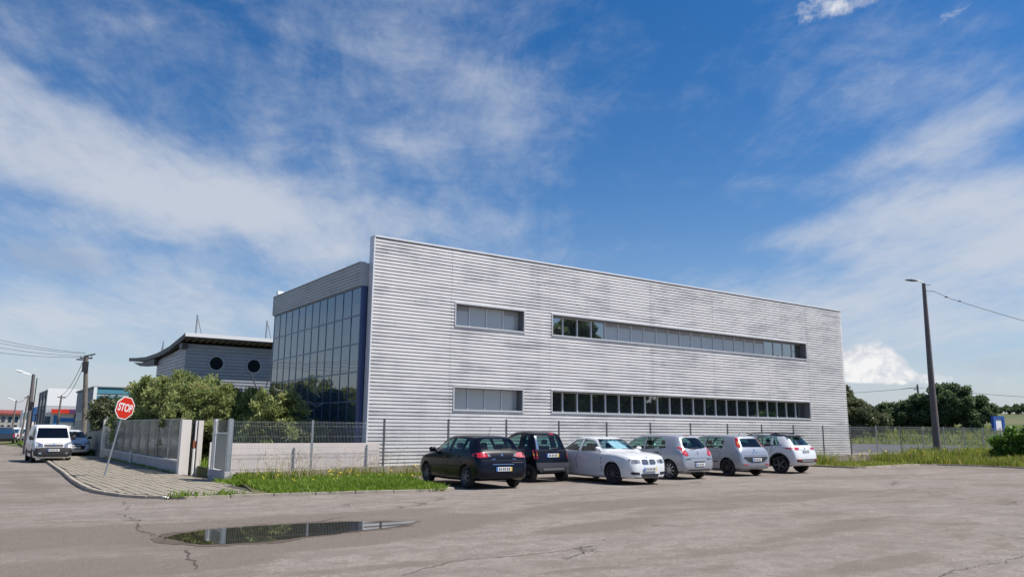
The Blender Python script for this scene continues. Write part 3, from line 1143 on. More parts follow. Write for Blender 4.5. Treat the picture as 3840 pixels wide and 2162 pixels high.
# short wall with an acrylic screen at the corner of the fence
stub = thing('corner_screen_wall', 'short grey wall stub with an upright acrylic screen at the fence corner', 'wall', (6.62, 24.0, -.1))
sb = MB()
sb.box(-.10, .12, .05, 1.90, -.15, .41)
sb.build('wall_base', M['grey_wall'], stub, bevel=.01)
for y in (.11, 1.86):
    p = MB()
    p.box(-.05, .05, y - .05, y + .05, .41, 1.96)
    p.build('screen_post', M['steel'], stub)
p = MB()
p.box(-.045, .045, .165, .22, .41, 1.95)
p.box(-.045, .045, 1.62, 1.66, .41, 1.95)
p.build('screen_post', M['white'], stub)
p = MB()
p.box(-.012, .0, .23, 1.60, .44, 1.50)
p.build('screen_panel', mat('green_acrylic', (.24, .29, .28), .2), stub)
p = MB()
p.box(-.02, .01, .23, 1.60, 1.505, 1.545)
p.build('screen_rail', M['white'], stub)
p = MB()
p.box(-.012, .0, .23, 1.60, 1.55, 1.93)
p.build('screen_panel', M['screen'], stub)

# gate gap and its panel
gt = thing('side_gate', 'low white gate panel in the gap between the tall pillar and the corner screen', 'gate', (6.95, 27.6, -.12))
g = MB()
g.box(0, 1.4, 0, .06, .12, 1.22)
g.build('gate_leaf', M['white_wall'], gt)
g = MB()
g.box(.02, 1.38, -.012, -.002, .14, .44)
g.build('kick_plate', M['white'], gt)
g = MB()
for x in (.1, 1.25):
    g.box(x, x + .05, .0, .05, 0, .12)
g.build('gate_foot', M['steel'], gt)

# ------------------------------------------------------------------ street wall with acrylic screens
sw = thing('street_wall', 'long grey low wall with pale pillars and grimy acrylic screens along the side street', 'wall', (6.62, 30.0, -.16))
SY = [0.35 + 2.06 * i for i in range(10)]
w_ = MB()
w_.box(-.10, .10, .3, 18.6, -.1, .52)
w_.build('wall_base', M['grey_wall'], sw)
c_ = MB()
c_.box(-.125, .125, .3, 18.6, .522, .565)
c_.build('wall_coping', M['white_wall'], sw)
for y, hh in ((0, 2.02), (18.8, 2.13)):
    p = MB()
    p.box(-.14, .20, y - .16, y + .16, -.1, hh)
    p.build('wall_pillar', M['white_wall'], sw, bevel=.01)
p = MB()
p.box(-.03, .03, -.025, .025, .565, 2.06)
pmsh = p.mesh('screen_post', M['steel'])
p = MB()
p.box(-.008, .0, .035, 2.025, .58, 2.03)
pscr = p.mesh('screen_panel', M['screen'])
p = MB()
p.box(-.02, .02, .0, 18.3, 2.032, 2.06)
p.build('top_rail', M['steel'], sw, loc=(0, .33, 0))
ml = MB()
for z in (.8, 1.15, 1.5, 1.85):
    ml.tube([(.03, .0, z), (.03, 2.06, z)], .006, 4, caps=False)
for k in range(14):
    ml.tube([(.03, .1 + k * .14, .58), (.03, .1 + k * .14, 2.03)], .003, 3, caps=False)
mlm = ml.mesh('screen_mesh', M['steel'])
for i, y in enumerate(SY):
    if i and i < 9:
        link('screen_post', pmsh, sw, (0, y, 0))
    if i < 9:
        if i < 8 or True:
            link('screen_panel', pscr, sw, (0, y, 0))
            link('screen_mesh', mlm, sw, (0, y, 0))
# second pillar pair framing the gate
gp = thing('gate_post', 'slim white gate post with a rusty latch and a white downpipe beside the tall pillar', 'gate post', (6.98, 30.1, -.16))
p = MB(); p.box(.13, .30, -.08, .10, 0, 2.0); p.build('post', M['white_wall'], gp)
p = MB(); p.tube([(.03, -.06, 0), (.03, -.06, 1.0)], .045, 8); p.tube([(.06, -.02, 1.25), (.06, -.02, 2.0)], .03, 8); p.build('downpipe', M['white'], gp, smooth=40)
p = MB(); p.box(-.02, .05, -.11, -.05, 1.02, 1.28); p.build('latch', mat('rust', (.30, .10, .045), .85, vary=.4, vscale=20), gp)
p = MB(); p.box(-.05, .128, .05, .09, 0, 1.98); p.build('filler_panel', M['black'], gp)

# meter cupboard set in the street wall
mc = MB()
mc.box(-.03, .0, -.22, .22, .02, .62)
mc.box(-.036, -.028, -.19, .19, .05, .59)
tag(mc.build('meter_cupboard', mat('grey_green_box', (.42, .46, .45), .6, vary=.1), loc=(6.50, 39.5, -.1)), 'small grey green meter cupboard set against the foot of the street wall', 'cupboard')

# further wall of pale mesh screens beyond the far pillar
fw = thing('far_screen_fence', 'pale green screened fence further along the side street beyond the wall', 'fence', (6.7, 49.2, -.2))
p = MB(); p.box(-.03, .03, -.03, .03, 0, 2.35); fpost = p.mesh('fence_post', M['steel'])
p = MB(); p.box(-.01, 0, .04, 2.36, .42, 2.3); fpan = p.mesh('screen_panel', mat('pale_green_screen', (.30, .345, .33), .4, vary=.12))
ml = MB()
for z in (.5, .95, 1.4, 1.85, 2.25):
    ml.tube([(-.03, .0, z), (-.03, 2.4, z)], .012, 4, caps=False)
for k in range(8):
    ml.tube([(-.03, .15 + k * .3, .42), (-.03, .15 + k * .3, 2.3)], .006, 3, caps=False)
mlm2 = ml.mesh('screen_mesh', M['steel'])
for i in range(9):
    y = i * 2.4
    link('fence_post', fpost, fw, (i * .06, y, 0))
    if i < 8:
        link('screen_panel', fpan, fw, (i * .06, y, 0))
        link('screen_mesh', mlm2, fw, (i * .06, y, 0))
p = MB(); p.box(-.1, .1, 0, 19.2, -.3, .4); p.build('wall_base', M['concrete'], fw)

# ------------------------------------------------------------------ hall with the sagging roof
hall = thing('hall_building', 'grey ribbed hall with a sagging upswept roof and round windows behind the glazed side', 'building', (10.74, 50.0, 0))
HX, HY = 10.74, 50.0
hw = ribbed(0, 14, 0, 6.62, depth=.05, pitch=.2, holes=[])
hw.build('front_cladding', M['clad_hall'], hall)
hl = ribbed(0, 8.6, 0, 6.5, depth=.05, pitch=.2)
hl.v = [(y, -x + 8.6, min(z, 6.56 - .0)) for x, y, z in hl.v]


def roof_z(y):                 # top of the roof edge, y from the front wall
    ks = [(-1.0, 7.13), (.8, 6.93), (3.4, 6.66), (6.8, 6.52), (11, 6.53), (15.1, 6.75), (18.3, 6.97)]
    for (a, za), (b, zb) in zip(ks[:-1], ks[1:]):
        if y <= b:
            t = (y - a) / (b - a)
            return za + (zb - za) * t
    return ks[-1][1]


hl.v = [(x, y, min(z, roof_z(y) - .42)) for x, y, z in hl.v]
hl.build('side_cladding', M['clad_hall'], hall)
hc = MB()
hc.box(.06, 14, .06, 8.5, 0, 6.0)
hc.build('hall_core', M['dark'], hall)
rf = MB()
yy = [-1.0 + i * .643 for i in range(31)]
for a, b in zip(yy[:-1], yy[1:]):
    for (za, zb, mi) in ((0, 0, 0),):
        pass
top = [(y, roof_z(y) + .0) for y in yy]
prof = top + [(y, z - .24) for y, z in reversed(top)]
rf.prism(prof, 'x', -.31, 14)
rf.build('roof', M['roofdark'], hall)
rc = MB()
rc.prism(top + [(y, z + .03) for y, z in reversed(top)], 'x', -.33, 14.05)
rc.build('roof_sheet', M['roofgrey'], hall)
rc = MB()
rc.box(-.33, 14.05, -1.06, -1.005, 6.95, 7.17)
rc.build('roof_fascia', M['roofwhite'], hall)
rb = MB()
for i in range(36):
    x = -.1 + i * .4
    rb.add([(x, -.96, 6.88), (x + .1, -.96, 6.88), (x + .1, 0, roof_z(0) - .3), (x, 0, roof_z(0) - .3), (x, -.96, 6.91), (x + .1, -.96, 6.91)], [(0, 1, 2, 3), (0, 3, 4), (1, 5, 2)])
rb.build('soffit_rib', mat('soffit_rib', (.16, .135, .12), .6), hall)
eb = MB()                      # boxed gutter beams under the roof edge at the street side
eb.prism([(8.2, 5.80), (13.5, 6.05), (16.5, 6.5), (13, 6.27), (8.2, 6.25)], 'x', -.25, .3)
eb.build('edge_beam', M['roofdark'], hall)
eb = MB()
eb.box(-.28, .05, -.2, .6, 6.3, 6.62)
eb.build('edge_beam', M['roofdark'], hall)
for x, z in ((12.58, 5.50), (14.90, 5.46)):
    w = bpy.data.objects.new('round_window', None)
    col.objects.link(w)
    w.parent = hall
    w.location = (x - HX, 0, z)
    f = MB(); f.lathe([(.40, -.03), (.52, -.03), (.52, .02), (.40, .02)], 'y', 36); f.build('window_ring', M['clad_hall'], w, smooth=40)
    f = MB(); f.lathe([(.01, -.015), (.41, -.015), (.41, .0), (.01, .0)], 'y', 36); f.build('glass_pane', mat('dark_round_glass', (.006, .007, .01), .25, ior=1.3), w)
for x, z0, z1, xb in ((11.33, 7.0, 8.5, 11.78), (15.7, 7.0, 8.51, 16.17)):
    m_ = MB()
    m_.tube([(x - HX, .5, z0 - .1), (x - HX + .03, .5, z1)], .055, 8)
    m_.tube([(x - HX + .03, .5, z1 - .05), (xb - HX, .5, z0 - .1)], .028, 6)
    m_.build('roof_mast', M['steel'], hall, smooth=40)
m_ = MB()
m_.tube([(.58, 10, 6.4), (.57, 10, 7.68)], .055, 8)
m_.tube([(.57, 10, 7.62), (.40, 10, 6.5)], .028, 6)
m_.build('roof_mast', M['steel'], hall, smooth=40)
v_ = MB()
v_.tube([(14.63 - HX, -.4, 4.92), (15.75 - HX, -.4, 2.6)], .04, 6)
v_.tube([(15.78 - HX, -.4, 4.98), (15.42 - HX, -.4, 2.6)], .04, 6)
v_.build('brace', M['steel_dark'], hall, smooth=40)


# ------------------------------------------------------------------ cars
def pchip(xs, ys, x):
    n = len(xs)
    h = [xs[i + 1] - xs[i] for i in range(n - 1)]
    d = [(ys[i + 1] - ys[i]) / h[i] for i in range(n - 1)]
    ms = [d[0]] + [0 if d[i - 1] * d[i] <= 0 else 3 * (h[i - 1] + h[i]) / ((2 * h[i] + h[i - 1]) / d[i - 1] + (h[i] + 2 * h[i - 1]) / d[i]) for i in range(1, n - 1)] + [d[-1]]
    if x <= xs[0]:
        return ys[0]
    for i in range(n - 1):
        if x <= xs[i + 1]:
            t = (x - xs[i]) / h[i]
            return (2 * t ** 3 - 3 * t ** 2 + 1) * ys[i] + (t ** 3 - 2 * t ** 2 + t) * h[i] * ms[i] + (-2 * t ** 3 + 3 * t ** 2) * ys[i + 1] + (t ** 3 - t ** 2) * h[i] * ms[i + 1]
    return ys[-1]


class Shell:
    """body surface lofted from stations (x, ztop, wtop, zshoulder, whalf, zbottom), rear bumper at x=0"""
    def __init__(s, st):
        s.xs = [a[0] for a in st]
        s.c = [[a[k] for a in st] for k in range(1, 6)]

    def at(s, x):
        return [pchip(s.xs, c, x) for c in s.c]

    def section(s, x, inset=0.0, zfloor=None):
        zt, wt, zs, w, zb = s.at(x)
        if inset:
            zt = min(zt, s.at(x - .10)[0], s.at(x + .10)[0]) - inset
            wt -= inset * .8
            w -= inset * 1.3
            zb = zfloor
            zs = max(zs, zb + .1)
        zs = min(zs, zt - .035)
        wt = min(wt, w * .97)
        zm = zb + (zs - zb) * .55
        g = zt - zs
        pts = [(0, zb), (w * .55, zb), (w * .86, zb + .01), (w * .955, zb + min(.07, (zs - zb) * .2)), (w * .985, zb + (zs - zb) * .32), (w, zm), (w * .996, zm + (zs - zm) * .45), (w * .98, zm + (zs - zm) * .82), (w * .955, zs)]
        w0 = w * .955
        for t, b in ((.12, .012), (.4, .022), (.7, .018)):
            pts.append((w0 + (wt - w0) * t + b * min(1, g / .3), zs + (g - .05 * min(1, g / .3)) * t))
        k = min(1, g / .3)
        pts += [(wt + .004 * k, zt - .055 * k), (wt - .035, zt - .018 * k - .006), (wt * .8, zt - .004), (wt * .4, zt), (0, zt + .002)]
        return pts

    def mesh(s, xs, inset=0.0, zfloor=None):
        vs, fs = [], []
        n = None
        for x in xs:
            h = s.section(x, inset, zfloor)
            ring = h + [(-y, z) for y, z in reversed(h[1:-1])]
            n = len(ring)
            vs += [(x, y, z) for y, z in ring]
        m = len(xs)
        for i in range(m - 1):
            for k in range(n):
                fs.append((i * n + k, (i + 1) * n + k, (i + 1) * n + (k + 1) % n, i * n + (k + 1) % n))
        fs.append(tuple(range(n)))
        fs.append(tuple((m - 1) * n + k for k in range(n - 1, -1, -1)))
        return vs, fs


def raw_object(vs, fs, mats, mi=0):
    me = bpy.data.meshes.new('tmp')
    me.from_pydata(vs, [], fs)
    bm = bmesh.new()
    bm.from_mesh(me)
    bmesh.ops.recalc_face_normals(bm, faces=bm.faces)
    bm.to_mesh(me)
    bm.free()
    for m in mats:
        me.materials.append(m)
    me.polygons.foreach_set('material_index', [mi] * len(me.polygons))
    o = bpy.data.objects.new('tmp', me)
    col.objects.link(o)
    return o


class Car:
    def __init__(s, name, label, cat, spec, pos, heading, paint, group=None, z=0.0, see_through=True):
        s.sp = spec
        s.xr = spec['xr']
        s.root = thing(name, label, cat, (pos[0], pos[1], z), math.pi / 2 - R(heading), group)
        s.sh = Shell(spec['st'])
        L = spec['st'][-1][0]
        s.L = L
        xs = sorted(set([round(a[0], 4) for a in spec['st']] + [round(L * i / 44, 4) for i in range(1, 44)]))
        xs = [x for i, x in enumerate(xs) if i == 0 or x - xs[i - 1] > .012 or x == xs[-1]]
        vs, fs = s.sh.mesh(xs)
        s.bvh = BVHTree.FromPolygons(vs, fs)
        vs = [(x - s.xr, y, zz) for x, y, zz in vs]
        body = raw_object(vs, fs, [paint, M['inter']], 0)
        cutters = []
        if see_through:
            c0, c1 = spec['cabin']
            cx = [c0 + (c1 - c0) * i / 16 for i in range(17)]
            cv, cf = s.sh.mesh(cx, .045, spec.get('floor', .42))
            cutters.append(raw_object([(x - s.xr, y, zz) for x, y, zz in cv], cf, [paint, M['inter']], 1))
            for poly in spec['side_win']:
                mb = MB()
                mb.prism([(x - s.xr, zz) for x, zz in poly], 'y', -1.5, 1.5)
                cutters.append(raw_object(mb.v, mb.f, [paint, M['inter']], 0))
            xm = (c0 + c1) / 2 - s.xr
            for poly, a, b in ((spec.get('rear_win'), -3, xm), (spec.get('front_win'), xm, 6)):
                if poly:
                    mb = MB()
                    mb.prism(poly, 'x', a, b)
                    cutters.append(raw_object(mb.v, mb.f, [paint, M['inter']], 0))
        r = spec['r']
        for xa in (0, spec['wb']):
            for sg in (1, -1):
                hw = s.sh.at(xa + s.xr)[3]
                mb = MB()
                n = 28
                ra = r + spec.get('gap', .055)
                pr = [(xa + ra * math.cos(2 * math.pi * k / n), r + .01 + ra * math.sin(2 * math.pi * k / n)) for k in range(n)]
                mb.prism(pr, 'y', sg * (hw - .27), sg * (hw + .3))
                cutters.append(raw_object(mb.v, mb.f, [paint, M['inter']], 1))
        for c in cutters:
            md = body.modifiers.new('b', 'BOOLEAN')
            md.operation, md.object, md.solver = 'DIFFERENCE', c, 'EXACT'
            c.hide_render = True
        bpy.context.view_layer.update()
        dg = bpy.context.evaluated_depsgraph_get()
        me = bpy.data.meshes.new_from_object(body.evaluated_get(dg))
        me.name = 'body'
        for o in cutters + [body]:
            bpy.data.objects.remove(o)
        me.polygons.foreach_set('use_smooth', [True] * len(me.polygons))
        me.set_sharp_from_angle(angle=R(32))
        s.body = link('body', me, s.root)
        s.paint = paint
        s.wheels()
        if see_through:
            s.interior()
            gm = spec.get('glass', M['carglass'])
            for poly in spec['side_win']:
                for sg in ('left', 'right'):
                    s.patch(sg, poly, -.012, gm, 'side_window', thick=.0)
            if spec.get('rear_win'):
                s.patch('rear', spec['rear_win'], -.012, gm, 'rear_window', thick=0)
            if spec.get('front_win'):
                s.patch('front', spec['front_win'], -.012, gm, 'windscreen', thick=0)

    # project a polygon drawn in a side, rear, front or top view onto the body
    def patch(s, view, poly, off, m, name, thick=.02, parent=None, cell=.07, label=None, smooth=30):
        bm = bmesh.new()
        f = bm.faces.new([bm.verts.new((a, b, 0)) for a, b in poly])
        lo = [min(p[k] for p in poly) for k in (0, 1)]
        hi = [max(p[k] for p in poly) for k in (0, 1)]
        for k in (0, 1):
            n = max(1, int((hi[k] - lo[k]) / cell))
            for i in range(1, n):
                co = [0, 0, 0]
                no = [0, 0, 0]
                co[k] = lo[k] + (hi[k] - lo[k]) * i / n
                no[k] = 1
                bmesh.ops.bisect_plane(bm, geom=bm.verts[:] + bm.edges[:] + bm.faces[:], plane_co=co, plane_no=no)
        d = {'left': Vector((0, -1, 0)), 'right': Vector((0, 1, 0)), 'rear': Vector((1, 0, 0)), 'front': Vector((-1, 0, 0)), 'top': Vector((0, 0, -1))}[view]
        for v in bm.verts:
            a, b = v.co.x, v.co.y
            o = {'left': Vector((a, 2, b)), 'right': Vector((a, -2, b)), 'rear': Vector((-2, a, b)), 'front': Vector((s.L + 2, a, b)), 'top': Vector((a, b, 3))}[view]
            hit, nrm, _, _ = s.bvh.ray_cast(o, d)
            if hit is None:
                hit, nrm, _, _ = s.bvh.find_nearest(o + d * 2)
            if nrm.dot(d) > 0:
                nrm = -nrm
            n2 = (nrm - d * .6).normalized()
            p = hit + n2 * off
            v.co = (p.x - s.xr, p.y, p.z)
        if thick:
            be = [e for e in bm.edges if e.is_boundary]
            r = bmesh.ops.extrude_edge_only(bm, edges=be)
            for v in [g for g in r['geom'] if isinstance(g, bmesh.types.BMVert)]:
                v.co += d * thick
        bmesh.ops.recalc_face_normals(bm, faces=bm.faces)
        me = bpy.data.meshes.new(name)
        bm.to_mesh(me)
        bm.free()
        me.materials.append(m)
        me.polygons.foreach_set('use_smooth', [True] * len(me.polygons))
        me.set_sharp_from_angle(angle=R(smooth))
        o = link(name, me, parent or s.root)
        if label:
            o['label'] = label
        return o

    def surf(s, view, a, b):
        o = {'left': Vector((a, 2, b)), 'right': Vector((a, -2, b)), 'rear': Vector((-2, a, b)), 'front': Vector((s.L + 2, a, b)), 'top': Vector((a, b, 3))}[view]
        d = {'left': Vector((0, -1, 0)), 'right': Vector((0, 1, 0)), 'rear': Vector((1, 0, 0)), 'front': Vector((-1, 0, 0)), 'top': Vector((0, 0, -1))}[view]
        hit, nrm, _, _ = s.bvh.ray_cast(o, d)
        if hit is None:
            hit, nrm, _, _ = s.bvh.find_nearest(o + d * 2)
        return Vector((hit.x - s.xr, hit.y, hit.z))

    def wheels(s):
        sp = s.sp
        r, tw = sp['r'], sp.get('tw', .19)
        rr = r * sp.get('rim', .66)
        if 'wheel_mesh' not in sp:
            t = MB()
            t.lathe([(rr, -tw / 2 + .02), (rr + .02, -tw / 2), (r - .03, -tw / 2), (r - .006, -tw / 2 + .025), (r, -tw / 4), (r, tw / 4), (r - .006, tw / 2 - .025), (r - .03, tw / 2), (rr + .02, tw / 2), (rr, tw / 2 - .02)], 'y', 32)
            rm = MB()
            rm.lathe([(rr - .02, tw / 2 - .055), (rr + .004, tw / 2 - .012), (rr + .004, -tw / 2 + .02), (rr - .02, -tw / 2 + .02)], 'y', 32)
            ns = sp.get('spokes', 7)
            sw_ = sp.get('spoke_w', .05)
            for k in range(ns):
                a = 2 * math.pi * k / ns
                c, q = math.cos(a), math.sin(a)
                pts = []
                for rad, hwid, yy in ((.04, sw_ * .55, tw / 2 - .022), (rr * .6, sw_ * .45, tw / 2 - .02), (rr - .008, sw_ * .62, tw / 2 - .035)):
                    for sgn in (-1, 1):
                        for dy in (0, -.03):
                            pts.append((c * rad - q * hwid * sgn, yy + dy, q * rad + c * hwid * sgn))
                for j in (0, 4):
                    rm.add(pts[j:j + 8], [(0, 2, 6, 4), (0, 4, 5, 1), (2, 3, 7, 6), (1, 5, 7, 3)])
            rm.lathe([(.004, tw / 2 - .012), (.055, tw / 2 - .018), (.055, tw / 2 - .06), (.004, tw / 2 - .06)], 'y', 16)
            bk = MB()
            bk.lathe([(.01, .0), (rr - .012, .0), (rr - .012, -.02), (.01, -.02)], 'y', 24)
            sp['wheel_mesh'] = (t.mesh('tyre', M['tyre'], 40), rm.mesh('rim', sp.get('rim_mat', M['rim']), 35), bk.mesh('brake_disc', M['inter']))
        for xa in (0, sp['wb']):
            for sg in (1, -1):
                hw = s.sh.at(xa + s.xr)[3]
                w = bpy.data.objects.new('wheel', None)
                col.objects.link(w)
                w.parent = s.root
                w.location = (xa, sg * (hw - tw / 2 - .012), r)
                w.rotation_euler = (0, random.uniform(0, 1), math.pi if sg < 0 else 0)
                if xa and sp.get('steer'):
                    w.rotation_euler[2] += R(sp['steer'])
                for nm, me in zip(('tyre', 'rim', 'brake_disc'), sp['wheel_mesh']):
                    link(nm, me, w)

    def interior(s):
        sp = s.sp
        xf = sp['seat_x'] - s.xr
        w = s.sh.at(sp['seat_x'])[3]
        fl = sp.get('floor', .42)
        zt = sp['seat_top']
        if 'seat_mesh' not in sp:
            b = MB()
            b.prism([(-.24, zt - .2), (-.10, fl + .2), (.0, fl + .2), (-.12, zt - .2)], 'y', -.23, .23)
            b.box(-.1, .42, -.24, .24, fl + .02, fl + .2)
            b.prism([(-.24, zt - .16), (-.235, zt), (-.15, zt), (-.145, zt - .16)], 'y', -.12, .12)
            sp['seat_mesh'] = b.mesh('seat', M['inter'], bevel=.03)
        for sg in (1, -1):
            link('seat', sp['seat_mesh'], s.root, (xf, sg * w * .46, 0))
        if sp.get('bench'):
            b = MB()
            x = sp['bench'] - s.xr
            b.prism([(x - .22, zt - .22), (x - .08, fl + .2), (x + .04, fl + .2), (x - .1, zt - .22)], 'y', -w * .72, w * .72)
            for yy in (-w * .42, w * .42):
                b.prism([(x - .24, zt - .19), (x - .22, zt - .04), (x - .14, zt - .04), (x - .15, zt - .19)], 'y', yy - .12, yy + .12)
            b.build('rear_bench', M['inter'], s.root, bevel=.02)
        d = MB()
        xd = sp['cabin'][1] - s.xr
        zd = sp.get('dash', .92)
        d.prism([(xd - .05, zd - .04), (xd - .38, zd), (xd - .5, zd - .14), (xd - .38, zd - .4), (xd - .05, zd - .4)], 'y', -w * .8, w * .8)
        d.build('dashboard', M['inter'], s.root, bevel=.02)
        t = MB()
        cx, cz = xd - .55, zd + .0
        t.tube([(cx - .08 * math.sin(a), w * .46 + .185 * math.cos(a), cz + .165 * math.sin(a)) for a in [2 * math.pi * k / 20 for k in range(21)]], .014, 6, caps=False)
        t.tube([(cx, w * .46 - .18, cz), (cx + .06, w * .46, cz - .02), (cx, w * .46 + .18, cz)], .015, 5)
        t.build('steering_wheel', M['black'], s.root, smooth=40)

    def mirrors(s, x, z, m, sz=(.11, .20, .15)):
        for sg, vw in ((1, 'left'), (-1, 'right')):
            p = s.surf(vw, x, z - .03)
            b = MB()
            a, wd, h = sz
            n = 10
            rings = []
            for i, (t, k) in enumerate(((0, .55), (.25, .95), (.7, 1.0), (.92, .8), (1, .45))):
                rings.append([(p.x + a * .5 * k * math.cos(2 * math.pi * j / n) - .02, p.y + sg * (.035 + wd * t), z + .02 + h * .5 * k * math.sin(2 * math.pi * j / n)) for j in range(n)])
            vs = [v for rg in rings for v in rg]
            fs = [(i * n + k, i * n + (k + 1) % n, (i + 1) * n + (k + 1) % n, (i + 1) * n + k) for i in range(4) for k in range(n)] + [tuple(range(n)), tuple(4 * n + k for k in range(n))]
            b.add(vs, fs)
            b.tube([(p.x, p.y - sg * .02, z - .05), (p.x - .01, p.y + sg * .07, z - .02)], .03, 6)
            b.build('wing_mirror', m, s.root, smooth=50)

    def plate(s, view, y, z, w=.50, h=.11, yellow=True, off=.02):
        p = s.surf(view, y, z)
        sg = -1 if view == 'rear' else 1
        pl = MB()
        x = p.x + sg * off
        pl.box(x - .008, x + .008, y - w / 2, y + w / 2, z - h / 2, z + h / 2)
        o = pl.build('number_plate', M['plate'], s.root)
        b = MB()
        xx = x + sg * .010
        left = 1 if view == 'rear' else -1        # which way is left as one reads it
        b.box(xx - .002, xx + .002, *sorted((y + left * w * .5, y + left * w * .41)), z - h / 2, z + h / 2)
        b.build('plate_band', M['plateblue'], o)
        if yellow:
            b = MB()
            b.box(xx - .002, xx + .002, *sorted((y - left * w * .5, y - left * w * .42)), z - h / 2, z + h / 2)
            b.build('plate_band', M['plateyel'], o)
        b = MB()
        for k in range(6):
            yy = y + left * (w * .31 - k * w * .115 - (k // 2) * w * .03)
            b.box(xx - .002, xx + .002, yy - w * .036, yy + w * .036, z - h * .3, z + h * .3)
            b.box(xx - .0021, xx + .0023, yy - w * .012, yy + w * .012, z - h * .16, z + h * .16)
        tag(b.build('plate_marks', M['platechar'], o), kind='stuff')

    def seam(s, view, pts, wd=.02, name='door_seam'):
        """thin dark shut line along a polyline drawn in the side view"""
        for a, b in zip(pts[:-1], pts[1:]):
            d = Vector((b[0] - a[0], b[1] - a[1]))
            n = Vector((-d.y, d.x)).normalized() * wd / 2
            s.patch(view, [(a[0] - n.x, a[1] - n.y), (b[0] - n.x, b[1] - n.y), (b[0] + n.x, b[1] + n.y), (a[0] + n.x, a[1] + n.y)], .0025, M['inter'], name, thick=.006, cell=.12)

    def handle(s, view, x, z, m):
        p = s.surf(view, x, z)
        sg = 1 if view == 'left' else -1
        b = MB()
        b.box(p.x - .09, p.x + .09, p.y - .01, p.y + .03 * sg + .0, z - .016, z + .016) if sg > 0 else b.box(p.x - .09, p.x + .09, p.y - .03, p.y + .01, z - .016, z + .016)
        b.build('door_handle', m, s.root, bevel=.008)

    def rod(s, pts, r, m, name):
        b = MB()
        b.tube(pts, r, 6)
        return b.build(name, m, s.root, smooth=40)


def scale_st(st, L, H, hw, L0=3.95, H0=1.44, w0=.85):
    return [(x * L / L0, zt * H / H0, wt * hw / w0, zs * H / H0, w * hw / w0, zb) for x, zt, wt, zs, w, zb in st]


HATCH = [
    (0.0, .60, .60, .50, .64, .36), (.04, .70, .68, .60, .74, .30), (.09, .84, .70, .72, .79, .27), (.14, .965, .68, .85, .812, .25), (.21, 1.05, .635, .915, .826, .23), (.40, 1.26, .585, .94, .838, .22),
    (.54, 1.385, .565, .94, .843, .2), (.72, 1.412, .57, .94, .846, .2), (1.3, 1.44, .585, .935, .85, .19), (1.9, 1.43, .575, .925, .85, .18), (2.25, 1.365, .57, .915, .85, .18), (2.65, 1.165, .60, .90, .846, .19),
    (2.93, 1.005, .66, .885, .84, .19), (3.08, .945, .69, .868, .836, .2), (3.42, .865, .68, .815, .815, .2), (3.72, .745, .62, .69, .75, .22), (3.87, .62, .54, .56, .67, .26), (3.95, .50, .46, .43, .55, .32)]


def mirror_poly(p):
    return [(-y, z) for y, z in reversed(p)]


# --- black hatchback, half on the grass
sp = dict(st=HATCH, xr=.70, wb=2.46, r=.30, cabin=(.42, 3.0), floor=.45, seat_x=2.0, seat_top=1.22, bench=1.05, dash=.93, spokes=6, spoke_w=.06, rim=.64, rim_mat=mat('dusty_rim', (.16, .16, .17), .5, .5),
          side_win=[[(1.76, .965), (2.78, .955), (2.62, 1.06), (2.28, 1.285), (1.76, 1.345)], [(1.02, .99), (1.69, .967), (1.69, 1.348), (1.02, 1.33)], [(.66, 1.05), (.955, 1.0), (.955, 1.318), (.80, 1.29)]],
          rear_win=[(.60, 1.06), (.50, 1.33), (-.50, 1.33), (-.60, 1.06)], front_win=[(.66, 1.02), (.52, 1.34), (-.52, 1.34), (-.66, 1.02)])
c = Car('parked_hatchback', 'black hatchback at the near end of the row with its nose on the grass', 'car', sp, (12.35, 18.6), 3.0, M['paint_black'], 'cars parked nose to the building')
for sg in (1, -1):
    mp2 = (lambda p: p) if sg > 0 else mirror_poly
    c.patch('rear', mp2([(.42, .865), (.60, .845), (.80, .85), (.83, .90), (.80, .955), (.60, .985), (.46, .96)]), .008, M['lensred'] if sg > 0 else M['lenspink'], 'tail_light')
    c.patch('rear', mp2([(.36, .875), (.44, .868), (.47, .95), (.40, .945)]), .010, M['lenswhite'], 'reversing_light')
    c.patch('rear', mp2([(.53, .875), (.60, .87), (.62, .95), (.54, .955)]), .012, M['lenspink'], 'indicator_lens')
c.patch('left', [(.16, .87), (.36, .89), (.34, .95), (.2, .96)], .006, M['lensred'], 'tail_light')
c.patch('right', [(.16, .87), (.36, .89), (.34, .95), (.2, .96)], .006, M['lensred'], 'tail_light')
c.plate('rear', 0, .54)
c.patch('rear', [(-.34, .655), (.34, .655), (.34, .672), (-.34, .672)], .006, M['chrome'], 'bumper_strip')
c.patch('rear', [(-.66, .76), (.66, .76), (.66, .772), (-.66, .772)], .001, M['inter'], 'hatch_gap', thick=.004)
em = [(.035, .90), (.02, .945), (-.02, .945), (-.035, .90), (.0, .875)]
c.patch('rear', em, .008, M['chrome'], 'emblem')
c.patch('rear', [(.22, .795), (.34, .795), (.34, .812), (.22, .812)], .004, M['chrome'], 'model_badge')
c.patch('rear', [(-.44, .795), (-.33, .795), (-.33, .812), (-.44, .812)], .004, M['chrome'], 'model_badge')
c.mirrors(2.62, 1.0, M['paint_black'])
p = c.surf('top', .85, 0)
c.rod([(p.x, 0, p.z), (p.x - .10, 0, p.z + .24)], .006, M['black'], 'antenna')
q = c.surf('rear', 0, 1.075)
c.rod([(q.x - .03, 0, 1.06), (q.x - .0, -.38, 1.08)], .012, M['black'], 'wiper')
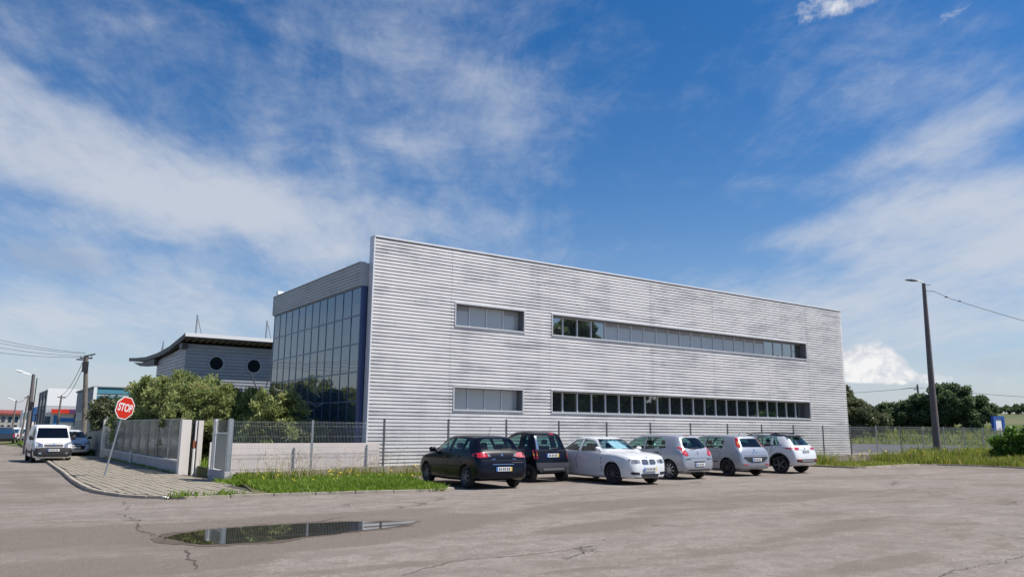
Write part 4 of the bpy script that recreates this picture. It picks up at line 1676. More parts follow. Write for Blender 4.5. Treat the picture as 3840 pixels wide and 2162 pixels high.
for v in ('left', 'right'):
    c.seam(v, [(1.72, .38), (1.72, .96)]); c.seam(v, [(2.82, .42), (2.80, .94)]); c.seam(v, [(.98, .64), (.98, .98)])
    c.handle(v, 1.85, .84, M['paint_black']); c.handle(v, 1.12, .86, M['paint_black'])
    c.patch(v, [(.98, .53), (2.82, .51), (2.82, .56), (.98, .58)], .012, M['black'], 'side_moulding')
c.patch('rear', [(-.74, .70), (-.30, .70), (-.30, .72), (-.74, .72)], .004, M['black'], 'bumper_moulding')

# --- black two-seat city car
SMART = [(0.0, .62, .56, .5, .60, .36), (.04, .78, .60, .66, .67, .30), (.09, .92, .62, .80, .70, .28), (.15, 1.05, .61, .90, .715, .26), (.24, 1.27, .575, .93, .735, .25), (.34, 1.455, .545, .94, .745, .24), (.48, 1.515, .545, .94, .752, .22),
         (.85, 1.55, .555, .93, .757, .2), (1.25, 1.535, .555, .92, .757, .2), (1.55, 1.44, .55, .91, .757, .2), (1.85, 1.2, .57, .90, .752, .2), (2.05, 1.03, .60, .86, .745, .2), (2.2, .93, .60, .80, .73, .22), (2.38, .80, .56, .70, .69, .26), (2.47, .64, .5, .55, .60, .3), (2.5, .52, .42, .45, .5, .34)]
sp = dict(st=SMART, xr=.36, wb=1.81, r=.285, cabin=(.24, 2.06), floor=.45, seat_x=1.05, seat_top=1.3, dash=.95, spokes=5, spoke_w=.03, rim=.62, rim_mat=M['rim_dark'], tw=.175,
          side_win=[[(.88, .98), (1.86, .97), (1.55, 1.36), (.90, 1.47)], [(.46, 1.06), (.66, 1.04), (.66, 1.42), (.54, 1.40)]],
          rear_win=[(.54, .99), (.48, 1.40), (-.48, 1.40), (-.54, .99)], front_win=[(.58, 1.06), (.5, 1.44), (-.5, 1.44), (-.58, 1.06)])
c = Car('city_car', 'tiny black two-seat city car between the black hatchback and the white coupe', 'car', sp, (15.31, 19.9), -3.0, M['paint_black'], 'cars parked nose to the building')
for sg in (1, -1):
    mp2 = (lambda p: p) if sg > 0 else mirror_poly
    c.patch('rear', mp2([(.60, .72), (.70, .72), (.70, .80), (.60, .80)]), .014, M['lensred'], 'tail_light')
    c.patch('rear', mp2([(.60, .81), (.70, .81), (.695, .88), (.60, .88)]), .014, M['lensorange'], 'tail_light')
    c.patch('rear', mp2([(.60, .89), (.695, .89), (.68, .98), (.60, .98)]), .014, M['lensred'], 'tail_light')
c.patch('rear', [(-.50, .32), (.50, .32), (.64, .40), (.67, .60), (-.67, .60), (-.64, .40)], .02, M['grey_pl'], 'rear_bumper')
c.patch('rear', [(-.42, .37), (.42, .37), (.42, .43), (-.42, .43)], .028, mat('bumper_sill', (.12, .125, .135), .5), 'bumper_step')
c.patch('rear', [(-.62, .965), (.62, .965), (.62, .978), (-.62, .978)], .002, M['inter'], 'hatch_gap', thick=.004)
c.plate('rear', 0, .82)
c.patch('rear', [(-.30, 1.455), (-.12, 1.455), (-.12, 1.49), (-.30, 1.49)], .012, M['lensred'], 'brake_light')
c.patch('rear', [(.5, 1.0), (.58, 1.0), (.52, 1.42), (.46, 1.40)], .006, M['chrome'], 'pillar_trim')
c.rod([(-.30, .1, 1.02), (-.29, -.25, 1.05)], .011, M['black'], 'wiper')
c.mirrors(1.82, 1.03, M['paint_black'], (.11, .17, .15))
for v in ('left', 'right'):
    c.seam(v, [(.86, .42), (.84, .95), (.86, 1.44)]); c.seam(v, [(1.86, .44), (1.9, .95)])
    c.handle(v, .98, .88, M['black'])
    c.patch(v, [(.60, .60), (.84, .62), (.82, 1.02), (.50, 1.02)], .006, M['grey_pl'], 'safety_cell')

# --- white coupe parked nose out
COUPE = [(0.0, .58, .58, .48, .62, .36), (.05, .74, .66, .62, .75, .3), (.12, .90, .68, .78, .80, .26), (.20, .965, .69, .86, .82, .24), (.50, 1.0, .68, .90, .845, .21), (.72, 1.015, .66, .905, .855, .19), (1.0, 1.14, .595, .905, .865, .18), (1.4, 1.32, .55, .905, .872, .17), (1.75, 1.39, .56, .90, .874, .17),
         (2.15, 1.405, .565, .895, .874, .16), (2.45, 1.375, .565, .89, .873, .16), (2.8, 1.23, .585, .88, .87, .16), (3.12, 1.04, .66, .875, .865, .17), (3.27, .975, .72, .875, .862, .17), (3.6, .945, .74, .865, .857, .17), (3.92, .90, .72, .825, .835, .17), (4.15, .845, .69, .765, .79, .18), (4.26, .775, .63, .69, .715, .19), (4.325, .66, .56, .56, .63, .2), (4.36, .46, .48, .40, .54, .23)]
sp = dict(st=COUPE, xr=.93, wb=2.66, r=.315, cabin=(.82, 3.2), floor=.40, seat_x=2.2, seat_top=1.2, bench=1.35, dash=.93, spokes=10, spoke_w=.035, rim=.72, rim_mat=mat('smoke_rim', (.09, .09, .10), .4, .6), steer=6,
          side_win=[[(2.0, .955), (3.02, .965), (2.86, 1.06), (2.5, 1.285), (2.0, 1.33)], [(1.06, .99), (1.92, .957), (1.92, 1.335), (1.55, 1.30)]],
          rear_win=[(.58, 1.08), (.48, 1.30), (-.48, 1.30), (-.58, 1.08)], front_win=[(.68, 1.035), (.52, 1.335), (-.52, 1.335), (-.68, 1.035)], glass=tinted_glass('coupe_glass', (.5, .66, .66), 1.6))
c = Car('white_coupe', 'white sports coupe parked nose out with a twin grille and dark wheels', 'car', sp, (17.25, 20.6), 181.5, M['paint_white'], 'cars parked nose to the building')
coupe = c
for sg in (1, -1):
    mp2 = (lambda p: p) if sg > 0 else mirror_poly
    c.patch('front', mp2([(.34, .655), (.54, .625), (.72, .665), (.79, .75), (.70, .765), (.5, .755), (.35, .735)]), .006, M['lenswhite'], 'headlight')
    c.patch('front', mp2([(.46, .655), (.56, .655), (.56, .735), (.46, .735)]), .010, M['rim_dark'], 'headlight_lamp')
    c.patch('front', mp2([(.03, .605), (.23, .605), (.28, .645), (.27, .735), (.21, .755), (.05, .75), (.02, .71)]), .010, M['chrome'], 'grille_ring')
    c.patch('front', mp2([(.045, .62), (.22, .62), (.262, .652), (.255, .725), (.20, .742), (.06, .738), (.035, .70)]), .016, M['black'], 'grille')
    c.patch('front', mp2([(.40, .30), (.66, .31), (.70, .37), (.64, .395), (.42, .38)]), .006, M['black'], 'air_intake')
c.patch('front', [(-.32, .235), (.32, .235), (.37, .33), (-.37, .33)], .008, M['black'], 'lower_grille')
c.patch('front', [(-.58, .205), (.58, .205), (.55, .225), (-.55, .225)], .006, M['black'], 'front_lip')
c.plate('front', 0, .47, yellow=True, off=.03)
c.patch('front', [(.035, .80), (0, .82), (-.035, .80), (0, .78)], .010, M['plateblue'], 'emblem')
c.mirrors(2.98, 1.02, M['paint_white'], (.12, .19, .14))
for v in ('left', 'right'):
    c.seam(v, [(1.92, .42), (1.86, .7), (1.95, .95)]); c.seam(v, [(3.12, .36), (3.08, .94)])
    c.handle(v, 2.08, .80, M['paint_white'])
    c.patch(v, [(1.0, .70), (4.0, .66), (4.0, .672), (1.0, .715)], .004, M['paint_white'], 'swage_line', cell=.2)
c.seam('top', [(3.28, .62), (4.0, .58)], name='bonnet_seam'); c.seam('top', [(3.28, -.62), (4.0, -.58)], name='bonnet_seam')
c.rod([(2.24, .48, 1.02), (2.22, -.02, 1.06)], .010, M['black'], 'wiper')
for ch in c.root.children:
    if ch.name.startswith('windscreen'):
        ch.data.materials[0] = tinted_glass('clear_windscreen', (.62, .80, .84), 1.6)
# sunshade behind its windscreen
pts, fcs = [], []
nx, ny = 16, 6
for j in range(ny + 1):
    for i in range(nx + 1):
        y = -.20 + .58 * i / nx
        t = j / ny
        pts.append((2.25 - .62 * t - .07 + random.uniform(-.02, .02), y * (1 - .18 * t), 1.0 + .30 * t + random.uniform(-.012, .012)))
for j in range(ny):
    for i in range(nx):
        a = j * (nx + 1) + i
        fcs.append((a, a + 1, a + nx + 2, a + nx + 1))
me = bpy.data.meshes.new('sunshade')
me.from_pydata(pts, [], fcs)
me.materials.append(M['silvershade'])
so = link('sunshade', me, None, tuple(c.root.location), (0, 0, c.root.rotation_euler[2]))
tag(so, 'crumpled silver sunshade behind the windscreen of the white coupe', 'sunshade')

# --- silver hatchback with triangular lights
CLIO = [(0.0, .58, .62, .48, .66, .36), (.035, .72, .70, .60, .76, .3), (.07, .84, .72, .74, .80, .27), (.12, .96, .69, .86, .822, .25), (.20, 1.08, .635, .935, .836, .23), (.34, 1.29, .585, .955, .845, .22), (.46, 1.425, .56, .96, .85, .2), (.68, 1.462, .575, .955, .853, .2), (1.3, 1.493, .595, .95, .854, .19), (1.9, 1.485, .585, .94, .854, .18),
        (2.28, 1.415, .58, .93, .854, .18), (2.7, 1.2, .60, .915, .85, .19), (2.98, 1.04, .66, .90, .845, .19), (3.12, .98, .69, .885, .84, .2), (3.45, .90, .68, .835, .82, .2), (3.75, .77, .62, .70, .755, .22), (3.91, .64, .54, .56, .67, .26), (3.99, .5, .46, .43, .55, .32)]


def hatch_sw(bz=.985, top=1.39, xb=2.82, xq=.72):
    return [[(1.80, bz - .01), (xb, bz - .02), (xb - .16, bz + .09), (2.34, top - .07), (1.80, top)], [(1.02, bz + .01), (1.73, bz - .008), (1.73, top + .002), (1.05, top - .012)]]


sp = dict(st=CLIO, xr=.66, wb=2.575, r=.31, cabin=(.36, 3.04), floor=.45, seat_x=2.05, seat_top=1.27, bench=1.1, dash=.96, spokes=9, spoke_w=.035, rim=.70, rim_mat=M['rim'],
          side_win=[hatch_sw()[0], [(.80, 1.03), (1.73, .977), (1.73, 1.392), (1.12, 1.38), (.93, 1.30)]],
          rear_win=[(.58, 1.05), (.60, 1.12), (.48, 1.34), (.30, 1.385), (-.30, 1.385), (-.48, 1.34), (-.60, 1.12), (-.58, 1.05), (-.3, 1.01), (.3, 1.01)], front_win=[(.66, 1.06), (.52, 1.39), (-.52, 1.39), (-.66, 1.06)])
c = Car('parked_hatchback', 'silver hatchback with big triangular red tail lights right of the white coupe', 'car', sp, (20.6, 18.95), -4.0, M['paint_silver'], 'cars parked nose to the building')
for sg in (1, -1):
    mp2 = (lambda p: p) if sg > 0 else mirror_poly
    c.patch('rear', mp2([(.50, .81), (.64, .77), (.83, .87), (.83, 1.0), (.72, 1.08), (.64, 1.05), (.57, .93)]), .010, M['lensred'], 'tail_light')
    c.patch('rear', mp2([(.60, .85), (.68, .84), (.72, .89), (.63, .90)]), .014, M['lenspink'], 'indicator_lens')
    c.patch('rear', mp2([(.42, .655), (.70, .665), (.70, .69), (.42, .68)]), .008, M['black'], 'bumper_moulding')
c.plate('rear', 0, .50, yellow=False)
c.patch('rear', [(-.28, .565), (.28, .565), (.28, .60), (-.28, .60)], .008, M['black'], 'plate_recess')
c.patch('rear', [(-.62, .705), (.62, .705), (.62, .718), (-.62, .718)], .001, M['inter'], 'hatch_gap', thick=.004)
c.patch('rear', [(.025, .865), (0, .92), (-.025, .865), (0, .81)], .010, M['steel_dark'], 'emblem')
c.patch('rear', [(-.13, 1.43), (.13, 1.43), (.12, 1.46), (-.12, 1.46)], .012, M['lensred'], 'brake_light')
c.patch('rear', [(.52, .34), (.62, .30), (-.62, .30), (-.52, .34)], .006, M['black'], 'bumper_skirt')
c.rod([(-.56, .28, 1.03), (-.52, -.1, 1.06)], .012, M['black'], 'wiper')
c.mirrors(2.72, 1.04, M['paint_silver'])
for v in ('left', 'right'):
    c.seam(v, [(1.76, .38), (1.76, .98)]); c.seam(v, [(2.88, .42), (2.86, .96)]); c.seam(v, [(1.0, .68), (.98, 1.0)])
    c.handle(v, 1.9, .86, M['black']); c.handle(v, 1.15, .88, M['black'])
    c.patch(v, [(1.0, .53), (2.86, .51), (2.86, .555), (1.0, .575)], .012, M['paint_silver'], 'side_moulding')

# --- second silver hatchback, tall lights
PUNTO = scale_st(CLIO, 4.06, 1.49, .845, 3.99, 1.493, .854)
sp = dict(st=PUNTO, xr=.68, wb=2.51, r=.305, cabin=(.36, 3.1), floor=.45, seat_x=2.08, seat_top=1.27, bench=1.1, dash=.96, spokes=7, spoke_w=.04, rim=.66, rim_mat=M['rim_dark'],
          side_win=[[(1.84, .975), (2.9, .965), (2.74, 1.07), (2.40, 1.315), (1.84, 1.385)], [(.90, 1.0), (1.76, .978), (1.76, 1.388), (.90, 1.365)]],
          rear_win=[(.54, 1.04), (.46, 1.35), (-.46, 1.35), (-.54, 1.04)], front_win=[(.66, 1.06), (.52, 1.39), (-.52, 1.39), (-.66, 1.06)])
c = Car('parked_hatchback', 'silver hatchback with tall tail lights up its pillars and a black bumper band', 'car', sp, (24.05, 19.25), 2.0, M['paint_silver2'], 'cars parked nose to the building')
for sg in (1, -1):
    mp2 = (lambda p: p) if sg > 0 else mirror_poly
    c.patch('rear', mp2([(.585, 1.03), (.70, 1.02), (.70, 1.09), (.565, 1.36), (.50, 1.385), (.485, 1.35)]), .010, M['lensred'], 'tail_light')
    c.patch('rear', mp2([(.60, 1.12), (.65, 1.12), (.605, 1.24), (.565, 1.24)]), .015, M['lensorange'], 'indicator_lens')
    c.patch('rear', mp2([(.46, .40), (.68, .41), (.70, .445), (.48, .44)]), .010, M['lensred'], 'reflector')
c.patch('rear', [(-.62, .70), (-.66, .66), (-.4, .52), (.4, .52), (.66, .66), (.62, .70)], .010, M['black'], 'bumper_band')
c.plate('rear', 0, .60, yellow=False, off=.028)
c.patch('rear', [(-.62, .735), (.62, .735), (.62, .748), (-.62, .748)], .001, M['inter'], 'hatch_gap', thick=.004)
c.patch('rear', [(.04 * math.cos(a), .93 + .04 * math.sin(a)) for a in [k * math.pi / 4 for k in range(8)]], .010, M['chrome'], 'emblem')
c.patch('rear', [(-.14, .835), (.14, .835), (.14, .855), (-.14, .855)], .005, M['chrome'], 'model_badge')
p = c.surf('top', .8, 0)
c.rod([(p.x, 0, p.z), (p.x - .1, 0, p.z + .1)], .008, M['black'], 'antenna')
c.mirrors(2.78, 1.04, M['paint_silver2'])
for v in ('left', 'right'):
    c.seam(v, [(1.8, .38), (1.8, .97)]); c.seam(v, [(2.95, .42), (2.92, .95)]); c.seam(v, [(1.0, .68), (.96, 1.0)])
    c.handle(v, 1.95, .86, M['paint_silver2']); c.handle(v, 1.15, .88, M['paint_silver2'])
    c.patch(v, [(1.1, .50), (2.9, .49), (2.9, .525), (1.1, .535)], .012, M['black'], 'side_moulding')

# --- white crossover with a dark roof
SUV = [(0.0, .62, .62, .52, .66, .42), (.05, .80, .70, .70, .80, .36), (.10, .94, .72, .84, .845, .32), (.16, 1.03, .70, .93, .865, .3), (.24, 1.12, .655, .985, .875, .29), (.40, 1.30, .60, .995, .882, .27), (.54, 1.44, .575, .995, .885, .25), (.70, 1.50, .585, .99, .888, .25), (1.35, 1.552, .61, .98, .89, .24), (2.0, 1.54, .60, .97, .89, .23),
       (2.4, 1.46, .595, .96, .89, .23), (2.8, 1.25, .62, .95, .886, .24), (3.05, 1.11, .67, .94, .88, .25), (3.2, 1.05, .70, .925, .876, .25), (3.55, .98, .70, .89, .86, .26), (3.88, .86, .66, .78, .80, .28), (4.06, .70, .58, .6, .70, .32), (4.14, .56, .5, .48, .6, .36)]
sp = dict(st=SUV, xr=.74, wb=2.566, r=.335, gap=.075, cabin=(.4, 3.12), floor=.5, seat_x=2.15, seat_top=1.32, bench=1.15, dash=1.0, spokes=5, spoke_w=.06, rim=.70, rim_mat=mat('machined_rim', (.12, .12, .13), .35, .7), tw=.21,
          side_win=[[(1.88, 1.03), (2.92, 1.03), (2.78, 1.13), (2.45, 1.37), (1.88, 1.44)], [(1.12, 1.04), (1.80, 1.03), (1.80, 1.443), (1.12, 1.43)], [(.74, 1.13), (1.05, 1.05), (1.05, 1.42), (.92, 1.39)]],
          rear_win=[(.60, 1.09), (.50, 1.40), (-.50, 1.40), (-.60, 1.09)], front_win=[(.66, 1.12), (.54, 1.44), (-.54, 1.44), (-.66, 1.12)], glass=M['carglass'])
c = Car('parked_crossover', 'white crossover with dark roof and wide red tail lights, furthest in the row', 'car', sp, (27.5, 19.6), -6.0, M['paint_white'], 'cars parked nose to the building')
c.patch('top', [(.56, -.50), (.56, .50), (.8, .555), (1.6, .575), (2.3, .565), (2.42, .53), (2.42, -.53), (2.3, -.565), (1.6, -.575), (.8, -.555)], .014, M['paint_roof'], 'dark_roof', cell=.05, thick=.03)
sp_ = c.surf('top', .62, 0)
b = MB()
b.prism([(-.66 + .32, 1.455), (.1, 1.515), (.1, 1.475), (-.66 + .34, 1.43)], 'y', -.56, .56)
b.build('roof_spoiler', M['paint_roof'], c.root, bevel=.01)
for sg in (1, -1):
    mp2 = (lambda p: p) if sg > 0 else mirror_poly
    c.patch('rear', mp2([(.40, .965), (.60, .90), (.86, .93), (.875, .985), (.80, 1.015), (.5, 1.005)]), .010, M['lensred'], 'tail_light')
    c.patch('rear', mp2([(.50, .50), (.72, .51), (.72, .54), (.50, .535)]), .020, M['lensred'], 'reflector')
    v = 'left' if sg > 0 else 'right'
    c.patch(v, [(.10, .93), (.5, .96), (.45, 1.0), (.16, 1.0)], .008, M['lensred'], 'tail_light')
    c.patch(v, [(.56, 1.435), (1.1, 1.458), (1.88, 1.468), (2.4, 1.405), (2.42, 1.44), (2.0, 1.522), (1.35, 1.537), (.7, 1.485)], .008, M['paint_roof'], 'dark_cant_rail')
    c.patch(v, [(1.14, .26), (2.90, .25), (2.90, .40), (1.14, .42)], .010, M['black'], 'sill_cladding')
    c.patch(v, [(.62, 1.09), (1.88, 1.02), (2.98, 1.015), (2.98, 1.028), (1.9, 1.04), (.64, 1.12)], .002, M['black'], 'window_trim', thick=.004)
    for xa in (sp['xr'], sp['xr'] + sp['wb']):
        ring = []
        r0, r1 = .405, .455
        angs = [R(-8 + 196 * k / 14) for k in range(15)]
        for a0, a1 in zip(angs[:-1], angs[1:]):
            q = [(xa + rr * math.cos(a), .345 + rr * math.sin(a)) for rr, a in ((r0, a0), (r1, a0), (r1, a1), (r0, a1))]
            ring.append(q)
        poly = [(xa + r1 * math.cos(a), .345 + r1 * math.sin(a)) for a in angs] + [(xa + r0 * math.cos(a), .345 + r0 * math.sin(a)) for a in reversed(angs)]
        mb = MB()
        for q in ring:
            pp = [c.surf(v, *k) for k in q]
            sgn = 1 if sg > 0 else -1
            mb.add([(p.x, p.y + sgn * .012, p.z) for p in pp] + [(p.x, p.y - sgn * .02, p.z) for p in pp], [(0, 1, 2, 3), (1, 5, 6, 2), (0, 3, 7, 4)])
        mb.build('arch_cladding', M['black'], c.root, smooth=40)
    b = MB()
    b.tube([(.1, sg * .575, 1.535), (.5, sg * .60, 1.585), (1.3, sg * .60, 1.575), (1.62, sg * .575, 1.52)], .016, 6)
    b.build('roof_rail', M['black'], c.root, smooth=40)
    c.seam(v, [(1.84, .44), (1.84, 1.02)]); c.seam(v, [(2.98, .46), (2.96, 1.02)]); c.seam(v, [(1.1, .76), (1.06, 1.05)])
    c.handle(v, 1.98, .93, M['paint_white']); c.handle(v, 1.22, .95, M['paint_white'])
c.patch('rear', [(-.52, .43), (.52, .43), (.74, .46), (.78, .56), (-.78, .56), (-.74, .46)], .012, M['black'], 'rear_bumper')
c.patch('rear', [(-.44, .455), (.44, .455), (.48, .535), (-.48, .535)], .024, M['rim'], 'skid_plate')
c.plate('rear', 0, .84, yellow=False)
c.patch('rear', [(.035, .955), (.02, .995), (-.02, .995), (-.035, .955), (0, .93)], .010, M['steel_dark'], 'emblem')
c.patch('rear', [(-.5, .905), (.5, .905), (.5, .918), (-.5, .918)], .001, M['inter'], 'hatch_gap', thick=.004)
c.mirrors(2.86, 1.09, M['paint_roof'])
b = MB()
b.prism([(-.02, 1.535), (-.2, 1.60), (-.22, 1.535)], 'y', -.015, .015)
b.build('antenna', M['paint_roof'], c.root)

# --- white van on the side street
VAN = [(0.0, .60, .66, .5, .74, .36), (.05, 1.0, .76, .8, .83, .3), (.10, 1.5, .72, .95, .85, .28), (.16, 1.72, .68, 1.0, .858, .26), (.4, 1.80, .69, 1.02, .86, .22), (1.5, 1.82, .70, 1.02, .86, .2), (2.5, 1.81, .70, 1.01, .86, .2), (2.85, 1.74, .69, 1.0, .86, .2), (3.2, 1.45, .69, .99, .858, .2), (3.5, 1.17, .71, .98, .85, .2),
       (3.62, 1.08, .72, .96, .848, .2), (3.9, .99, .72, .90, .835, .2), (4.08, .90, .70, .82, .81, .21), (4.18, .76, .66, .66, .76, .23), (4.23, .60, .6, .5, .68, .26), (4.25, .45, .52, .38, .6, .3)]
sp = dict(st=VAN, xr=.80, wb=2.57, r=.31, cabin=(2.1, 3.5), floor=.5, seat_x=2.65, seat_top=1.45, dash=1.06, spokes=6, rim=.66, rim_mat=M['rim_dark'], glass=tinted_glass('van_glass', (.22, .30, .34), 1.6),
          side_win=[[(2.32, 1.08), (3.30, 1.06), (3.0, 1.5), (2.76, 1.64), (2.32, 1.66)]], front_win=[(.70, 1.16), (.62, 1.66), (-.62, 1.66), (-.70, 1.16)])
c = Car('parked_van', 'small white panel van with a black bumper parked facing the camera on the side street', 'van', sp, (3.72, 47.4), 178.8, M['paint_van'], z=-.16)
for sg in (1, -1):
    mp2 = (lambda p: p) if sg > 0 else mirror_poly
    c.patch('front', mp2([(.43, .745), (.70, .735), (.79, .80), (.79, .97), (.68, .98), (.45, .90)]), .008, M['lenswhite'], 'headlight')
    c.patch('front', mp2([(.50, .79), (.62, .79), (.64, .90), (.52, .89)]), .014, M['chrome'], 'headlight_lamp')
    c.patch('front', mp2([(.50, .42), (.62, .42), (.62, .50), (.50, .50)]), .024, M['lenswhite'], 'fog_light')
c.patch('front', [(-.38, .755), (.38, .755), (.42, .82), (.40, .93), (-.40, .93), (-.42, .82)], .008, M['black'], 'grille')
c.patch('front', [(.09 * math.cos(a), .845 + .05 * math.sin(a)) for a in [k * math.pi / 5 for k in range(10)]], .016, M['chrome'], 'emblem')
c.patch('front', [(-.60, .29), (.60, .29), (.80, .36), (.83, .70), (.4, .73), (-.4, .73), (-.83, .70), (-.80, .36)], .014, M['black'], 'front_bumper')
c.patch('front', [(-.34, .37), (.34, .37), (.36, .44), (-.36, .44)], .022, M['inter'], 'lower_grille')
c.plate('front', 0, .60, yellow=False, off=.035)
c.mirrors(3.36, 1.17, M['black'], (.12, .20, .24))
for v in ('left', 'right'):
    c.patch(v, [(3.52, .55), (3.95, .55), (3.95, .62), (3.50, .62)], .012, M['black'], 'side_moulding')
    c.patch(v, [(1.2, .42), (2.95, .42), (2.95, .56), (1.2, .56)], .012, M['black'], 'side_moulding')
    c.seam(v, [(2.24, .40), (2.24, 1.66)]); c.seam(v, [(3.32, .42), (3.40, 1.06)])
    c.handle(v, 2.38, .96, M['black'])
c.rod([(2.66, .45, 1.16), (2.60, -.1, 1.22)], .012, M['black'], 'wiper')

# --- white car with dark checks behind the van
sp = dict(st=scale_st(CLIO, 4.2, 1.5, .86, 3.99, 1.493, .854), xr=.7, wb=2.6, r=.31, cabin=(.36, 3.2), floor=.45, seat_x=2.15, seat_top=1.27, bench=1.15, dash=.96, spokes=5, rim=.66, rim_mat=M['rim'], glass=M['carglass_dark'],
          side_win=[[(1.84, .975), (3.0, .965), (2.84, 1.07), (2.40, 1.315), (1.84, 1.385)], [(.95, 1.0), (1.76, .978), (1.76, 1.388), (1.0, 1.365)]], front_win=[(.66, 1.06), (.52, 1.39), (-.52, 1.39), (-.66, 1.06)], rear_win=[(.54, 1.06), (.46, 1.35), (-.46, 1.35), (-.54, 1.06)])
c = Car('parked_hatchback', 'white car with dark panels half hidden behind the white van on the pavement', 'car', sp, (5.35, 54.5), 178.0, M['paint_white'], z=-.12)
for sg in (1, -1):
    mp2 = (lambda p: p) if sg > 0 else mirror_poly
    c.patch('front', mp2([(.42, .68), (.70, .70), (.76, .78), (.66, .80), (.44, .74)]), .008, M['lenswhite'], 'headlight')
    v = 'left' if sg > 0 else 'right'
    c.patch(v, [(1.0, .5), (2.9, .5), (2.9, .72), (1.0, .76)], .006, M['paint_dark'], 'dark_panel')
c.patch('front', [(-.46, .40), (.46, .40), (.5, .62), (-.5, .62)], .010, M['black'], 'grille')
c.patch('front', [(.36, .70), (.0, .76), (-.36, .70), (-.3, .66), (.3, .66)], .012, M['paint_dark'], 'dark_panel')
c.plate('front', 0, .50, off=.03)
c.mirrors(2.9, 1.04, M['black'])

# --- cars far down the street
OFF = [(0.0, .7, .66, .6, .7, .45), (.06, 1.1, .74, .9, .84, .38), (.12, 1.35, .70, 1.0, .865, .36), (.22, 1.70, .64, 1.04, .875, .34), (.5, 1.80, .64, 1.05, .88, .32), (1.5, 1.83, .65, 1.05, .88, .3), (2.3, 1.80, .64, 1.04, .88, .3), (2.75, 1.45, .64, 1.03, .88, .3), (3.0, 1.16, .68, 1.0, .875, .3), (3.4, 1.08, .70, .98, .865, .3), (4.0, .98, .68, .88, .84, .32), (4.2, .8, .6, .7, .74, .36), (4.26, .6, .5, .5, .6, .4)]
off_sp = dict(st=OFF, xr=.8, wb=2.6, r=.36, cabin=(.5, 2.9), rim=.6, spokes=5)


def street_car(name, label, cat, pos, heading, paint, lights=True):
    gx = gz(min(pos[0], 6), pos[1])
    c = Car(name, label, cat, off_sp, pos, heading, paint, 'cars parked far down the side street', z=gx, see_through=False)
    for v in ('left', 'right'):
        c.patch(v, [(.7, 1.10), (2.7, 1.10), (2.36, 1.62), (.75, 1.62)], .006, M['carglass_dark'] if False else M['wglass'], 'side_window')
    c.patch('rear', [(.62, 1.12), (.56, 1.6), (-.56, 1.6), (-.62, 1.12)], .006, M['cglass'], 'rear_window')
    c.patch('front', [(.64, 1.2), (.56, 1.66), (-.56, 1.66), (-.64, 1.2)], .006, M['cglass'], 'windscreen')
    if lights:
        for sg in (1, -1):
            p = [(.66, .8), (.8, .8), (.8, 1.05), (.66, 1.05)]
            c.patch('rear', p if sg > 0 else mirror_poly(p), .008, M['lensred'], 'tail_light')
        c.patch('rear', [(-.74, .42), (.74, .42), (.74, .62), (-.74, .62)], .02, M['black'], 'rear_bumper')
    return c


c = street_car('off_road_car', 'white off-road car with a spare wheel on its tailgate far down the street', 'car', (5.95, 101.0), 2, M['paint_white'])
b = MB(); b.lathe([(.1, -.09), (.33, -.09), (.36, 0), (.33, .09), (.1, .09)], 'x', 24, 0, (-.92, -.15, .98)); b.build('spare_wheel', M['tyre'], c.root, smooth=40)
street_car('off_road_car', 'grey off-road car in front of the pole far down the street', 'car', (7.05, 93.0), 2, M['paint_silver2'])
street_car('estate_car', 'white car behind the two off-road cars far down the street', 'car', (7.4, 88.0), 2, M['paint_van'])
street_car('estate_car', 'dark car at the left edge of the photo far down the street', 'car', (4.0, 99.5), 2, M['paint_dark'])
street_car('estate_car', 'white van-like car furthest down the street', 'car', (5.9, 116.0), 2, M['paint_van'])
street_car('estate_car', 'dark blue car behind the roof of the white van', 'car', (8.6, 70.0), 2, M['paint_dark'])
c = street_car('yard_car', 'dark car in the back lot half hidden behind the far corner of the building', 'car', (53.6, 36.2), 250, M['paint_dark'])
c.root.location.z = .36


# ------------------------------------------------------------------ stop sign
st = thing('stop_sign', 'red octagonal stop sign on a leaning grey post on the pavement corner', 'sign', (4.09, 29.72, -.06))
lean = Vector((.50, -.06, 2.62)) - Vector((0, 0, 0))
lu = lean.normalized()
p = MB(); p.tube([(0, 0, -.2), tuple(lean)], .030, 10); p.build('sign_post', M['steel'], st, smooth=40)
nrm = Vector((.56, -.83, 0))
nrm = (nrm - lu * nrm.dot(lu)).normalized()
sx = lu.cross(nrm).normalized()            # right as one reads the sign
sc_ = lu * 2.33 + nrm * .045


def octo(r, d, t):
    mb = MB()
    a = [sx * (r * math.cos(R(22.5 + 45 * k))) + lu * (r * math.sin(R(22.5 + 45 * k))) for k in range(8)]
    vs = [sc_ + q + nrm * d for q in a] + [sc_ + q + nrm * (d + t) for q in a]
    mb.add(vs, [tuple(range(7, -1, -1)), tuple(range(8, 16))] + [(k, (k + 1) % 8, 8 + (k + 1) % 8, 8 + k) for k in range(8)])
    return mb


